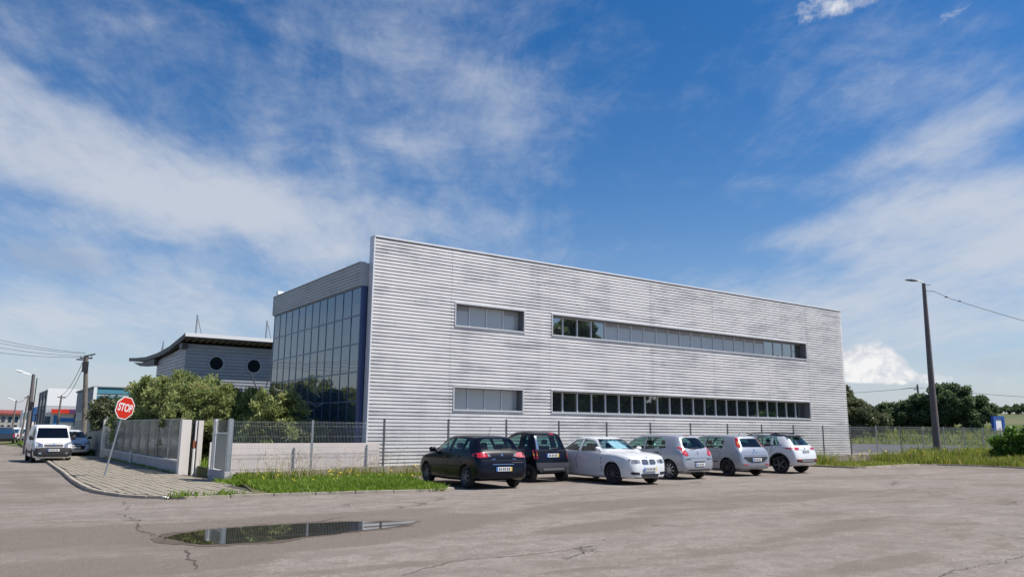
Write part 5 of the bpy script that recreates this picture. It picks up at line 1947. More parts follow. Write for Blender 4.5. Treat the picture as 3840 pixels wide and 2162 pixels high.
octo(.41, -.012, .012).build('sign_rim', M['white'], st)
octo(.374, .0005, .003).build('sign_face', M['red'], st)
cu = bpy.data.curves.new('letters', 'FONT')
cu.body = 'STOP'
cu.size = .312
cu.align_x, cu.align_y = 'CENTER', 'CENTER'
cu.extrude = .002
cu.offset = .008
to = bpy.data.objects.new('tmp_text', cu)
col.objects.link(to)
bpy.context.view_layer.update()
tm_ = bpy.data.meshes.new_from_object(to.evaluated_get(bpy.context.evaluated_depsgraph_get()))
bpy.data.objects.remove(to)
tm_.materials.clear()
tm_.materials.append(M['white'])
mw = Matrix((sx * .80, lu * 1.15, nrm)).transposed().to_4x4()
mw.translation = sc_ + nrm * .006
tm_.transform(mw)
link('lettering', tm_, st)
p = MB()
for dz in (-.18, .18):
    q = sc_ + lu * dz - nrm * .02
    p.tube([q - sx * .06 - nrm * .02, q + sx * .06 - nrm * .02], .012, 6)
p.build('sign_bracket', M['steel'], st)


# ------------------------------------------------------------------ poles, lamps and cables
def sag(a, b, s, n=14):
    a, b = Vector(a), Vector(b)
    return [a.lerp(b, i / n) - Vector((0, 0, s * 4 * (i / n) * (1 - i / n))) for i in range(n + 1)]


def cable(label, a, b, s, r=.012, group=None):
    mb = MB()
    mb.tube(sag(a, b, s), r, 5)
    return tag(mb.build('overhead_cable', M['cable'], smooth=60), label, 'cable', group)


def wood_pole(label, x, y, h, lean=(0, 0), r=(.13, .09), arms=1, z=None, m='wood'):
    z = gz(min(x, 6), y) if z is None else z
    t = thing('utility_pole', label, 'pole', (x, y, z), 0, 'poles along the side street')
    p = MB(); p.tube([(0, 0, -.3), (lean[0] * .5, lean[1] * .5, h * .5), (lean[0], lean[1], h)], [r[0], (r[0] + r[1]) / 2, r[1]], 10); p.build('pole', M[m], t, smooth=40)
    if arms:
        a = MB()
        a.box(lean[0] - .35, lean[0] + .35, lean[1] - .05, lean[1] + .0, h - .22, h - .13)
        a.build('cross_arm', M['steel_dark'], t)
        a = MB()
        for k in (-.3, 0, .3):
            a.lathe([(.005, 0), (.035, .0), (.035, .05), (.02, .08), (.005, .1)], 'z', 8, 0, (lean[0] + k, lean[1] - .02, h - .13))
        a.build('insulator', M['roofwhite'], t)
    return t


np_ = wood_pole('weathered wooden utility pole leaning over the street wall with dark bracket and cables', 6.35, 54.8, 6.15, (-.42, 0), (.17, .12))
b = MB(); b.box(-.60, -.26, -.18, -.08, 5.1, 5.75); b.box(-.95, -.42, -.1, -.04, 5.82, 5.9); b.build('junction_box', M['black'], np_)
b = MB(); b.tube([(-.42, -.1, 6.1), (.05, -.1, 6.25)], .05, 6); b.build('bracket', M['black'], np_)
mp3 = wood_pole('thick concrete lamp pole behind the white van', 4.35, 60.0, 5.15, (-.05, 0), (.17, .10), 0, m='cpole')
mp3.location.x = 3.6
b = MB(); b.tube([(.0, 0, 4.9), (-.3, 0, 5.15), (-.75, 0, 5.28)], .02, 6); b.build('lamp_arm', M['steel'], mp3)
b = MB(); b.tube([(-.65, 0, 5.26), (-.8, 0, 5.30), (-1.1, 0, 5.36)], [.03, .07, .03], 8); b.build('lamp_head', M['white'], mp3, smooth=50)
b = MB(); b.tube([(.12, -.1, 0), (.16, -.1, 4.9)], .035, 6); b.box(-.16, .14, -.22, -.12, 3.0, 3.35); b.build('cable_box', M['black'], mp3)
wood_pole('slim pole in front of the white warehouse', 7.75, 90, 4.95, (.18, 0), (.11, .08), 1)
wood_pole('fourth pole along the street between lamp pole and warehouse', 5.1, 95, 5.0, (.3, 0), (.12, .08), 1)
p5 = wood_pole('lamp pole further down the side street', 5.2, 115, 5.1, (.1, 0), (.11, .07), 0)
b = MB(); b.tube([(.1, 0, 5.0), (-.3, 0, 5.25), (-.55, 0, 5.3)], .02, 6); b.build('lamp_arm', M['steel'], p5)
b = MB(); b.tube([(-.45, 0, 5.28), (-.7, 0, 5.33), (-.95, 0, 5.36)], [.03, .08, .03], 8); b.build('lamp_head', M['white'], p5, smooth=50)
for i, (px, yy, zz) in enumerate(((52, 150, 5.0), (37, 170, 4.8), (23, 190, 5.0), (60, 130, 4.4), (80, 118, 3.6), (46, 138, 3.9), (12, 178, 4.6), (112, 124, 4.2))):
    wood_pole(['distant pole before the red roofed row, second from its right end', 'distant pole in the middle of the red roofed row', 'distant pole toward the left end of the red roofed row', 'distant pole just left of the fourth pole', 'short thin pole right of the far lamp pole', 'short thin pole just left of the far lamp pole', 'leftmost distant pole before the red roofed row', 'thin pole at the left edge of the blue shed'][i], (px + 146) / 2950 * yy, yy, zz, (.1, 0), (.12, .08), 1)
T = Vector((5.9, 54.8, 5.95))
cable('sagging cable from the wooden pole to the slim pole, upper of two', T, (7.9, 90, 4.65), .55, .018, 'cables between the street poles')
cable('sagging cable from the wooden pole to the slim pole, lower of two', T + Vector((0, 0, -.5)), (7.9, 90, 4.35), .75, .018, 'cables between the street poles')
cable('cable sagging from the lamp pole to the fourth pole', (3.6, 60, 4.75), (5.35, 95, 4.75), .7, .02, 'cables between the street poles')
cable('cable sagging from the fourth pole to the far lamp pole', (5.35, 95, 4.75), (5.25, 115, 4.7), .45, .02, 'cables between the street poles')
for i, (dz, z2) in enumerate(((.15, 6.9), (.10, 6.6), (-.05, 6.25), (-.12, 5.75))):
    cable(['topmost of the thin overhead cables crossing the sky at the left', 'second thin overhead cable from the top at the left', 'third thin overhead cable from the top at the left', 'lowest of the thin overhead cables at the left'][i], T + Vector((-.05, 0, dz)), (-3.2, 46 - i * .3, z2), .35, .011, 'cables crossing the street')
cp = wood_pole('utility pole across the street where the overhead cables end', -3.2, 45.5, 7.1, (0, 0), (.14, .1), 1, z=-.3)

# tall lamp pole on the right
lp = thing('lamp_pole', 'tall tapered concrete street lamp pole in the weeds at the right', 'street lamp', (45.7, 22.84, 0))
p = MB(); p.tube([(0, 0, -.2), (-.0, 0, 5), (0.06, -.02, 10.32)], [.22, .16, .10], 16); p.build('pole', M['cpole'], lp, smooth=40)
side = Vector((.574, -.819, 0))          # across the picture, to the right
h0 = Vector((.06, -.02, 10.32))
ldir = Vector((-.42, .91, 0))
b = MB(); b.tube([h0 + Vector((0, 0, -.15)), h0 + Vector((0, 0, .05)), h0 + ldir * .35 + Vector((0, 0, .22))], .028, 8); b.tube([h0 + Vector((0, 0, -.12)), h0 - ldir * .35 + Vector((0, 0, -.10))], .02, 6); b.build('lamp_arm', M['steel'], lp, smooth=40)
b = MB()
n = 10
prof = [(.28, .04, .03), (.42, .12, .06), (.62, .15, .07), (.85, .10, .045), (.98, .02, .015)]
lat = Vector((-ldir.y, ldir.x, 0))
vs = []
for d, w, hh in prof:
    c0_ = h0 + ldir * d + Vector((0, 0, .16 + d * .14))
    vs += [c0_ + lat * w * math.cos(2 * math.pi * k / n) + Vector((0, 0, hh * math.sin(2 * math.pi * k / n))) for k in range(n)]
b.add(vs, [(i * n + k, i * n + (k + 1) % n, (i + 1) * n + (k + 1) % n, (i + 1) * n + k) for i in range(4) for k in range(n)] + [tuple(range(n)), tuple(4 * n + k for k in range(n))])
b.build('lamp_head', M['grey_pl'], lp, smooth=50)
q0 = Vector((45.77, 22.74, 9.85))
mb = MB()
mb.tube([q0, Vector((45.98, 22.4, 9.82)), Vector((46.15, 22.0, 9.55)), Vector((46.34, 21.62, 9.30))] + sag((46.34, 21.62, 9.30), (52.1, 7.2, 3.9), .5)[1:], .016, 5)
mb.lathe([(.004, -.1), (.035, -.06), (.035, .06), (.004, .1)], 'y', 8, 0, (46.24, 21.83, 9.42))
mb.lathe([(.004, -.1), (.03, -.06), (.03, .06), (.004, .1)], 'y', 8, 0, (46.53, 21.26, 9.14))
tag(mb.build('overhead_cable', M['cable'], smooth=60), 'single cable dropping to the right from the tall lamp pole', 'cable')

fp = thing('utility_pole', 'thin distant utility pole rising above the trees at the right', 'pole', (124.3, 64.4, 1.5))
p = MB(); p.tube([(0.3, 0, -1), (0, 0, 7.75)], [.2, .14], 8); p.build('pole', M['steel_dark'], fp, smooth=40)
p = MB(); p.tube([(-.3, .5, 6.9), (0, 0, 7.1)], .08, 6); p.tube([(-1.2, 1.9, 7.05), (.0, 0, 7.3)], .05, 5); p.build('bracket', M['steel_dark'], fp)
cable('distant cable left of the thin far pole', (124.3, 64.4, 8.75), (112, 86, 7.9), .4, .03, 'distant cables above the trees')
cable('distant cable right of the thin far pole, running out of the photo', (124.3, 64.4, 8.75), (133, 46, 6.6), .2, .03, 'distant cables above the trees')


# scrub along the far edge of the back lot
# blue bordered board
bs = thing('info_board', 'white notice board in a blue frame standing behind the bush at the right', 'sign', (69.0, 29.45, .3))
dv = Vector((2.1, -.15, 0))
b = MB()
for k, (a0, a1, z0, z1) in enumerate(((-.40, -.24, 1.55, 2.72), (.24, .40, 1.55, 2.72), (-.239, .239, 2.50, 2.72))):
    q = [dv * a0, dv * a1]
    off = Vector((-dv.y, dv.x, 0)) * .05
    vs = [q[0] - off, q[1] - off, q[1] + off, q[0] + off]
    b.add([(v.x, v.y, z0) for v in vs] + [(v.x, v.y, z1) for v in vs], [(0, 1, 5, 4), (1, 2, 6, 5), (2, 3, 7, 6), (3, 0, 4, 7), (4, 5, 6, 7), (3, 2, 1, 0)])
b.build('board_frame', mat('board_blue', (.02, .08, .33), .5), bs)
b = MB()
off = Vector((-dv.y, dv.x, 0)) * .02
q = [dv * -.238, dv * .238]
vs = [q[0] - off, q[1] - off, q[1] + off, q[0] + off]
b.add([(v.x, v.y, 1.6) for v in vs] + [(v.x, v.y, 2.498) for v in vs], [(0, 1, 5, 4), (1, 2, 6, 5), (2, 3, 7, 6), (3, 0, 4, 7), (4, 5, 6, 7), (3, 2, 1, 0)])
b.build('board_face', M['white'], bs)
b = MB()
for a0 in (-.3, .3):
    b.tube([dv * a0, dv * a0 + Vector((0, 0, 1.6))], .04, 6)
b.build('board_leg', M['steel'], bs)

# ------------------------------------------------------------------ far buildings
shed = thing('storage_shed', 'blue grey sheet metal shed with a teal front behind the big shrubs', 'building', (9.35, 78, -.4))
b = MB(); b.box(.02, 12, .02, 12, 0, 5.2); b.build('shed_wall', mat('shed_grey', (.36, .40, .42), .5, vary=.1), shed)
b = ribbed(0, 12, 2.7, 5.42, depth=.05, pitch=.5); b.v = [(x, y - .02, z) for x, y, z in b.v]; b.build('front_sheet', mat('shed_teal', (.08, .26, .33), .5), shed)
b = MB()
for i in range(24):
    b.box(-.06, -.005, i * .5 + .02, i * .5 + .44, 3.35, 5.36)
b.build('side_sheet', mat('shed_blue', (.10, .155, .22), .5), shed)
b = MB(); b.box(-.1, 12, -.1, 12.1, 5.43, 5.5); b.build('shed_roof', M['roofgrey'], shed)
b = MB(); b.box(-.05, .22, -.1, -.03, 0, 5.42); b.build('corner_trim', M['white'], shed)
b = MB(); b.box(-.2, -.07, -.05, 12, 5.3, 5.42); b.build('gutter', M['steel_dark'], shed)
for y in (3.0, 7.5):
    b = MB(); b.box(-.03, .01, y, y + 1.5, 1.2, 2.3); b.build('window', M['cglass'], shed)

wh = thing('warehouse', 'tall white warehouse with shade toned sides far down the side street', 'building', (9.55, 127, -.7))
b = MB(); b.box(0.02, 9, .03, 16, 0, 7.4); b.build('warehouse_wall', mat('warehouse_grey', (.30, .295, .315), .6, vary=.15), wh)
b = MB()
for i in range(6):
    b.box(-.06, -.005, i * 2.6 + .1, i * 2.6 + 2.5, .2, 7.35)
b.build('side_panel', mat('warehouse_side_shade', (.22, .215, .24), .6, vary=.12), wh)  # darker colour carries the shade of the side turned from the sun
b = MB(); b.box(-.1, 9, -.12, .0, 5.05, 7.5); b.build('front_parapet', M['white'], wh)
b = MB(); b.box(-.1, 9, -.1, .0, 4.45, 5.04); b.build('grey_band', mat('band_grey', (.48, .485, .50), .6), wh)
b = MB(); b.box(1.15, 9, -.1, .0, 3.2, 4.44); b.build('white_band', M['white'], wh)
b = MB(); b.box(-.09, 1.14, -.09, .0, 0, 4.44); b.build('front_pier', mat('pier_grey', (.42, .42, .44), .6), wh)
b = MB(); b.box(.35, 1.1, -.14, -.1, 2.2, 4.1); b.build('window', M['cglass'], wh)
for y in (2.6, 7.8, 13.0):
    b = MB(); b.tube([(-.12, y, .1), (-.12, y, 7.3)], .07, 6); b.build('downpipe', M['steel_dark'], wh)
for y in (3.4, 8.6):
    b = MB(); b.box(-.08, -.061, y, y + 1.6, 5.2, 6.1); b.build('side_window', M['cglass'], wh)

shop = thing('roadside_shop', 'low shop front with red fascia and blue door panel before the white warehouse', 'building', (8.4, 105, -.5))
b = MB(); b.box(0, 9, .3, 8, 0, 3.7); b.build('shop_wall', M['white_wall'], shop)
b = MB(); b.box(-.02, 3.2, -.3, .29, 3.55, 4.02); b.build('red_fascia', M['red'], shop)
b = MB(); b.box(1.8, 3.2, -.32, -.302, 3.56, 4.0); b.build('purple_fascia', mat('fascia_purple', (.10, .03, .12), .5), shop)
b = MB(); b.box(.32, .82, .2, .29, 0, 3.3); b.build('blue_panel', mat('door_blue', (.02, .17, .42), .5), shop)
b = MB(); b.box(1.0, 3.0, .2, .29, 2.55, 3.0); b.build('blue_band', mat('band_blue', (.02, .16, .46), .5), shop)
b = MB(); b.box(2.4, 3.4, .1, .29, 2.1, 3.5); b.build('dark_window', M['cglass'], shop)
b = MB(); b.box(-.6, .0, .25, .3, 0, 3.2); b.build('dark_window', M['cglass'], shop)

bg_ = thing('blue_shed', 'small blue gabled shed between the poles far down the street', 'building', (8.95, 150, -.8))
b = MB(); b.prism([(0, 0), (2.4, 0), (2.4, 5.1), (1.0, 5.5), (0, 5.1)], 'y', 0, 9); b.build('shed_wall', mat('shed_deep_blue', (.03, .10, .26), .5, vary=.1), bg_)
b = MB(); b.box(.1, 1.4, -.05, -.01, 0, 3.0); b.build('shed_door', M['white_wall'], bg_)
tb = thing('pale_kiosk', 'pale building with a teal window left of the blue shed', 'building', (8.0, 149, -.8))
b = MB(); b.box(0, .9, .02, 6, 0, 4.9); b.build('kiosk_wall', M['white'], tb)
b = MB(); b.box(.1, .6, -.04, .01, 3.5, 4.5); b.build('window', mat('teal_pane', (.14, .32, .33), .15), tb)
rr_ = thing('terraced_row', 'row of white units under a red roof at the far end of the street', 'building', (3.0, 185, -.9))
b = MB(); b.box(0, 6.6, .02, 9, 0, 4.6); b.build('row_wall', mat('row_wall', (.40, .385, .36), .8, vary=.3, vscale=.5), rr_)
b = MB(); b.prism([(-.4, 4.6), (-.4, 4.9), (4.5, 5.6), (9.4, 4.9), (9.4, 4.6)], 'x', -.3, 6.9); b.build('roof', mat('red_tiles', (.22, .05, .04), .8, vary=.35, vscale=1.5), rr_)
for i in range(6):
    b = MB(); b.box(i * 1.1 + .15, i * 1.1 + .62, -.06, .0, .2, 2.6); b.build('doorway', M['dark'], rr_)
    b = MB(); b.box(i * 1.1 + .15, i * 1.1 + .7, -.05, .0, 3.2, 4.2); b.build('window', M['cglass'], rr_)
for i, (x, y, h) in enumerate(((4.35, 74, 1.3), (5.25, 76, 1.25))):
    b = MB(); b.box(-.12, .12, -.12, .12, -.3, h); b.box(-.15, .15, -.15, .15, h + .001, h + .06)
    tag(b.build('gate_pillar', M['white'], loc=(x, y, gz(4, y))), ['short white gate pillar behind the van, the left one', 'short white gate pillar behind the van, the right one'][i], 'pillar', 'white pillars behind the van')
hut = thing('garden_hut', 'tiny pale hut peeping out between the two dark trees', 'hut', (83.6, 47.3, round(hill_z(83.6, 47.3), 2) - .9))
b = MB(); b.box(-.55, .55, -.55, .55, 0, 2.1); b.build('hut_wall', M['white_wall'], hut, loc=None)
b = MB(); b.prism([(-.7, 2.1), (0, 2.65), (.7, 2.1)], 'y', -.65, .65); b.build('hut_roof', M['roofgrey'], hut)


# ------------------------------------------------------------------ foliage
def leaf_cloud(clumps, n_leaf, size, spread, seed, aspect=2.6, droop=0.0, up=0.0):
    """leaves scattered through clumps (x,y,z,r); returns vertex, face and tint arrays"""
    g = np.random.default_rng(seed)
    C = np.array([c[:3] for c in clumps])
    Rr = np.array([c[3] for c in clumps])
    wgt = Rr ** 2 / (Rr ** 2).sum()
    idx = g.choice(len(C), n_leaf, p=wgt)
    d = g.normal(size=(n_leaf, 3))
    d /= np.linalg.norm(d, axis=1)[:, None]
    rad = Rr[idx] * (g.random(n_leaf) ** .45)
    pos = C[idx] + d * rad[:, None] * np.array([1, 1, .8]) + g.normal(size=(n_leaf, 3)) * spread
    a = g.normal(size=(n_leaf, 3)) * .8 + d * .7 + np.array([0, 0, up - droop])
    a /= np.linalg.norm(a, axis=1)[:, None]
    b = np.cross(a, g.normal(size=(n_leaf, 3)))
    b /= np.linalg.norm(b, axis=1)[:, None]
    s = size * (.6 + .8 * g.random(n_leaf))[:, None]
    L, Wd = a * s * aspect * .5, b * s * .5
    V = np.stack([pos - L, pos + Wd, pos + L, pos - Wd], 1).reshape(-1, 3)
    F = np.arange(n_leaf * 4).reshape(-1, 4)
    ct = g.random(len(C))
    tint = np.clip(.55 * ct[idx] + .45 * g.random(n_leaf), 0, 1)
    return V, F, tint


def crown_clumps(ells, n, r, seed, shell=.55):
    """clump centres spread through ellipsoids (cx,cy,cz,rx,ry,rz), denser at the surface"""
    g = np.random.default_rng(seed)
    out = []
    vol = np.array([e[3] * e[4] * e[5] for e in ells]) ** .67
    for i in range(n):
        e = ells[g.choice(len(ells), p=vol / vol.sum())]
        d = g.normal(size=3)
        d /= np.linalg.norm(d)
        if d[2] < -.75:
            d[2] *= -.3
        k = shell + (1 - shell) * g.random() ** .6
        rr = r * (.55 + .9 * g.random())
        k2 = 1 - rr / max(e[3:6]) * .5
        out.append((e[0] + d[0] * e[3] * k * k2, e[1] + d[1] * e[4] * k * k2, e[2] + d[2] * e[5] * k * k2, rr))
    return out


def plant(name, label, cat, base, ells, n_clump, r_clump, n_leaf, size, m, seed, stems=5, trunk=None, group=None, aspect=2.6, up=.1, stem_mat='bark', dead=0, spread=.05):
    """ells are given relative to the base"""
    t = thing(name, label, cat, base, 0, group)
    g = random.Random(seed)
    cl = crown_clumps(ells, n_clump, r_clump, seed)
    V, F, tint = leaf_cloud(cl, n_leaf, size, spread, seed + 1, aspect, 0, up)
    link('crown' if trunk else 'foliage', np_mesh('crown', V, F, M[m], tint), t)
    s = MB()
    if trunk:
        h, r = trunk
        s.tube([(0, 0, -.3), (g.uniform(-.1, .1), g.uniform(-.1, .1), h * .5), (g.uniform(-.15, .15), g.uniform(-.15, .15), h)], [r, r * .8, r * .6], 9)
        tip = Vector((0, 0, h * .85))
        for c in g.sample(cl, min(len(cl), 16)):
            mid = tip.lerp(Vector(c[:3]), .5) + Vector((g.uniform(-.2, .2), g.uniform(-.2, .2), .1))
            s.tube([tip, mid, Vector(c[:3])], [r * .4, r * .22, r * .06], 6)
        s.build('trunk', M[stem_mat], t, smooth=50)
    else:
        for k in range(stems * 3):
            c = g.choice(cl)
            b0 = Vector((g.uniform(-.4, .4) + c[0] * .35, g.uniform(-.4, .4) + c[1] * .35, -.1))
            s.tube([b0, b0.lerp(Vector(c[:3]), .55) + Vector((0, 0, .25)), Vector(c[:3])], [.03, .022, .008], 5)
        s.build('stems', M[stem_mat], t, smooth=50)
    if dead:
        s = MB()
        for k in range(dead):
            e = g.choice(ells)
            c = Vector((e[0] + g.uniform(-1, 1) * e[3], e[1] - e[4] * g.uniform(.3, 1), e[2] + g.uniform(-.8, .9) * e[5]))
            d = Vector((g.uniform(-1, 1), g.uniform(-.6, .2), g.uniform(-.2, .9))).normalized()
            s.tube([c, c + d * g.uniform(.15, .4), c + d * .5 + Vector((0, 0, g.uniform(0, .3)))], [.012, .009, .004], 4)
        tag(s.build('dead_twigs', M['deadwood'], t), kind='stuff')
    return t


plant('oleander_shrub', 'largest oleander shrub rising above the street wall beside the tall pillar', 'shrub', (8.9, 32.2, 0), [(-.1, .2, 1.5, 1.7, 1.8, 1.8), (.75, -1.7, 1.3, 1.2, 1.1, 1.3), (-.9, 1.8, 1.6, 1.4, 1.5, 1.95), (-.2, .9, 2.0, 1.2, 1.2, 1.4), (-.15, -.1, 2.6, .5, .5, .75), (.5, -.7, 2.3, .5, .5, .85)], 420, .27, 74000, .062, 'leaf_ole', 11, up=.25, group='oleander shrubs behind the street wall')
plant('oleander_shrub', 'middle oleander shrub behind the acrylic screens, left of the tallest one', 'shrub', (8.3, 38.5, 0), [(0, 0, 1.95, 1.4, 2.6, 2.3), (-.2, 2.4, 1.85, 1.2, 1.8, 2.2), (.2, -2.2, 1.9, 1.4, 1.7, 2.2), (.4, -3.4, 1.8, 1.2, 1.3, 1.95), (-.3, 1.2, 3.2, .6, .8, .9), (.1, -1.2, 3.3, .6, .7, .8)], 400, .32, 66000, .070, 'leaf_ole', 23, up=.25, group='oleander shrubs behind the street wall')
plant('oleander_shrub', 'low oleander shrub at the far end of the row near the wooden pole', 'shrub', (7.95, 43.8, 0), [(0, 0, 2.0, 1.3, 2.4, 2.3), (-.3, 2.5, 1.7, 1.1, 2.0, 1.75), (-.2, -.8, 3.2, .8, .9, 1.1)], 170, .34, 24000, .085, 'leaf_ole', 31, up=.2, group='oleander shrubs behind the street wall')
plant('overhanging_shrub', 'dark shrub overhanging the street wall right behind the wooden pole', 'shrub', (7.6, 51.5, 0), [(-.3, 0, 2.3, 1.3, 1.8, 1.2), (-.8, -.6, 2.0, .8, 1.0, .8)], 90, .32, 12000, .085, 'leaf_olive', 37, trunk=(1.8, .1))
plant('thin_oleander', 'thin half bare oleander with dead twigs in front of the glazed side', 'shrub', (9.35, 27.2, .1), [(0, 0, 1.3, 1.1, .9, 1.5), (-.6, .2, 1.85, .7, .6, 1.15), (.8, .1, 1.0, .8, .6, .95), (-.9, .5, 1.0, .7, .7, .9)], 150, .25, 17000, .065, 'leaf_ole', 41, up=.25, dead=24)
plant('low_shrub', 'small green shrub at the foot of the glazed side behind the low wall', 'shrub', (10.4, 27.0, .1), [(0, 0, .7, .55, 1.2, .75), (-.6, -.3, .7, .5, .5, .75)], 34, .22, 3500, .07, 'leaf_olive', 43)
# dark trees on the right
plant('dark_tree', 'broad dark tree half hidden behind the far corner of the building', 'tree', (71.8, 45.9, round(hill_z(71.8, 45.9), 2)), [(0, 0, 2.74, 2.6, 2.6, 2.43), (1.6, -1.8, 1.9, 1.9, 1.9, 1.67), (-1.2, 1, 3.04, 2.2, 2.2, 2.28), (2.2, -3.0, 1.22, 1.4, 1.5, 1.06), (0, 0, 0.91, 2.6, 2.8, 0.99)], 200, .5, 42000, .14, 'leaf_olive', 51, trunk=(2.2, .25), aspect=2.0, group='dark trees beyond the fence')
plant('dark_tree', 'tallest dark tree behind the lamp pole at the right', 'tree', (80.7, 39.3, round(hill_z(80.7, 39.3), 2)), [(0, 0, 2.51, 2.4, 2.4, 2.2), (0.9, -1.9, 2.28, 2.1, 2.0, 2.09), (-0.8, 1.6, 1.98, 1.9, 1.9, 1.82), (1.2, -3.2, 1.52, 1.2, 1.5, 1.29), (0, -0.6, 0.76, 2.2, 3.2, 0.91)], 200, .5, 42000, .14, 'leaf_dark', 57, trunk=(2.0, .25), aspect=2.0, group='dark trees beyond the fence')
plant('dark_tree', 'lower dark tree between the hut and the lamp pole at the right', 'tree', (79.2, 42.6, round(hill_z(79.2, 42.6), 2)), [(0, 0, 1.52, 1.7, 1.7, 1.52), (-0.7, 1.2, 1.37, 1.2, 1.2, 1.44), (-0.9, 1.7, 1.82, 0.5, 0.5, 0.91), (0, 0.2, 0.68, 1.8, 2.0, 0.76)], 130, .42, 24000, .14, 'leaf_dark', 59, trunk=(1.5, .2), aspect=2.0, group='dark trees beyond the fence')
for i, (px, D, w, h, lab) in enumerate(((3665, 215, 3.2, 1.6, 'small distant tree on the skyline just right of the tallest dark tree'), (3700, 225, 3.0, 1.3, 'low distant bush on the skyline left of the blue board'), (3772, 222, 3.0, 2.4, 'round distant tree on the skyline right of the blue board'), (3832, 200, 2.6, 2.8, 'distant tree on the skyline at the right edge of the photo'))):
    d_ = (fwd * F_PX + rgt * (px - 1920) - upv * (1560 - 1081)).normalized()
    k = D / math.hypot(d_.x, d_.y)
    x, y = d_.x * k, d_.y * k
    plant('distant_tree', lab, 'tree', (round(x, 1), round(y, 1), hill_z(x, y) - .2), [(0, 0, h * .42, w * .6, w * .6, h * .5), (.8, -1.2, h * .3, w * .5, w * .5, h * .35), (-.8, 1.2, h * .28, w * .5, w * .5, h * .3)], 40, .45, 4200, .2, 'leaf_dark', 70 + i, trunk=(h * .25, .12), aspect=1.8, group='distant trees on the skyline')
plant('scrub_bush', 'low grey green scrub bush in front of the hut between the dark trees', 'shrub', (79.0, 45.2, round(hill_z(79.0, 45.2), 2)), [(0, 0, .35, 1.2, 1.6, .45), (-1.0, 1.4, .3, 1.0, 1.2, .4)], 44, .28, 5200, .12, 'leaf_olive', 61)
plant('roadside_bush', 'bright green leafy bush at the right edge in front of the board', 'shrub', (45.9, 18.0, .05), [(-.2, 1.0, .8, 1.0, 1.1, .9), (0, 0, 1.2, 1.3, 1.3, 1.2), (.7, -1.4, 1.4, 1.5, 1.5, 1.35), (-.5, .9, .8, .8, .9, .75), (1.2, -3.0, 1.5, 1.6, 1.6, 1.6)], 150, .30, 18000, .12, 'leaf_bright', 81, aspect=1.5, dead=10)
# trees across the road, seen mirrored in the window bands and the glazed side
hh_ = [(48.5, -9, 13.5, 3.6), (54.5, -11, 7.4, 3.8), (60.5, -13, 8.6, 4.0), (66, -10, 10.2, 4.0), (72, -12, 9.8, 4.2), (78, -10, 10.4, 4.2), (84.5, -12, 11.0, 4.4), (91, -11, 11.5, 4.4)]
for i, (x, y, h, w) in enumerate(hh_):
    plant('roadside_tree', ['tall tree across the road mirrored in the first upper panes', 'bushy tree across the road, right of the tall one', 'bushy tree across the road, third in the row', 'bushy tree across the road, fourth in the row', 'bushy tree across the road, fifth in the row', 'bushy tree across the road, sixth in the row', 'bushy tree across the road, seventh in the row', 'bushy tree across the road at the end of the row'][i], 'tree', (x, y, 0), [(0, 0, h * .36, w, 2.4, h * .40), (.6, .4, h * .7, w * .6, 1.6, h * .3)], 64, .9, 7000, .40, 'leaf_dark', 100 + i, trunk=(h * .4, .25), aspect=1.8, group='trees across the road mirrored in the windows')
for i, (x, y, h, w) in enumerate(((-8, 66, 4.4, 2.6), (-9, 73, 5.2, 3.0), (-8, 81, 4.6, 2.8), (-9, 89, 5.4, 3.2), (-8, 97, 4.0, 2.6))):
    plant('street_tree', ['street tree opposite the glazed side, nearest', 'second street tree opposite the glazed side', 'third street tree opposite the glazed side', 'fourth street tree opposite the glazed side', 'furthest street tree opposite the glazed side'][i], 'tree', (x, y, -.4), [(0, 0, h * .55, w, w, h * .48)], 60, .6, 7000, .26, 'leaf_ole', 120 + i, trunk=(h * .4, .2), aspect=1.8, group='street trees mirrored in the glazed side')


# ------------------------------------------------------------------ grass, weeds and flowers
def blades(name, pts, hts, wid, m, seed, lean=.35, kind_label=None):
    g = np.random.default_rng(seed)
    n = len(pts)
    pts = np.asarray(pts)
    ang = g.random(n) * 2 * np.pi
    hts = np.asarray(hts)
    ax = np.stack([np.cos(ang), np.sin(ang), np.zeros(n)], 1) * (wid * (.5 + g.random(n)))[:, None]
    ln = np.stack([g.normal(size=n), g.normal(size=n), np.zeros(n)], 1) * (hts * lean)[:, None]
    up = np.stack([np.zeros(n), np.zeros(n), hts], 1)
    b0, b1 = pts - ax, pts + ax
    m0, m1 = pts - ax * .7 + ln * .4 + up * .6, pts + ax * .7 + ln * .4 + up * .6
    t = pts + ln + up * .97
    V = np.stack([b0, b1, m1, m0, t + ax * .1, t - ax * .1], 1).reshape(-1, 3)
    i = np.arange(n)[:, None] * 6
    F = np.concatenate([i + np.array([0, 1, 2, 3]), i + np.array([3, 2, 4, 5])], 0)
    tint = np.tile(g.random(n), 2)
    return np_mesh(name, V, F, M[m], tint)


def scatter(n, poly, seed, zf, dens=None):
    g = np.random.default_rng(seed)
    xs = [p[0] for p in poly]
    ys = [p[1] for p in poly]
    out = []
    while len(out) < n:
        P = g.random((n, 2)) * [max(xs) - min(xs), max(ys) - min(ys)] + [min(xs), min(ys)]
        ins = np.zeros(len(P), bool)
        j = len(poly) - 1
        for i in range(len(poly)):
            xi, yi, xj, yj = *poly[i], *poly[j]
            c = ((yi > P[:, 1]) != (yj > P[:, 1])) & (P[:, 0] < (xj - xi) * (P[:, 1] - yi) / (yj - yi + 1e-12) + xi)
            ins ^= c
            j = i
        for p in P[ins]:
            if dens is None or g.random() < dens(p[0], p[1]):
                out.append((p[0], p[1], zf(p[0], p[1])))
    return np.array(out[:n])


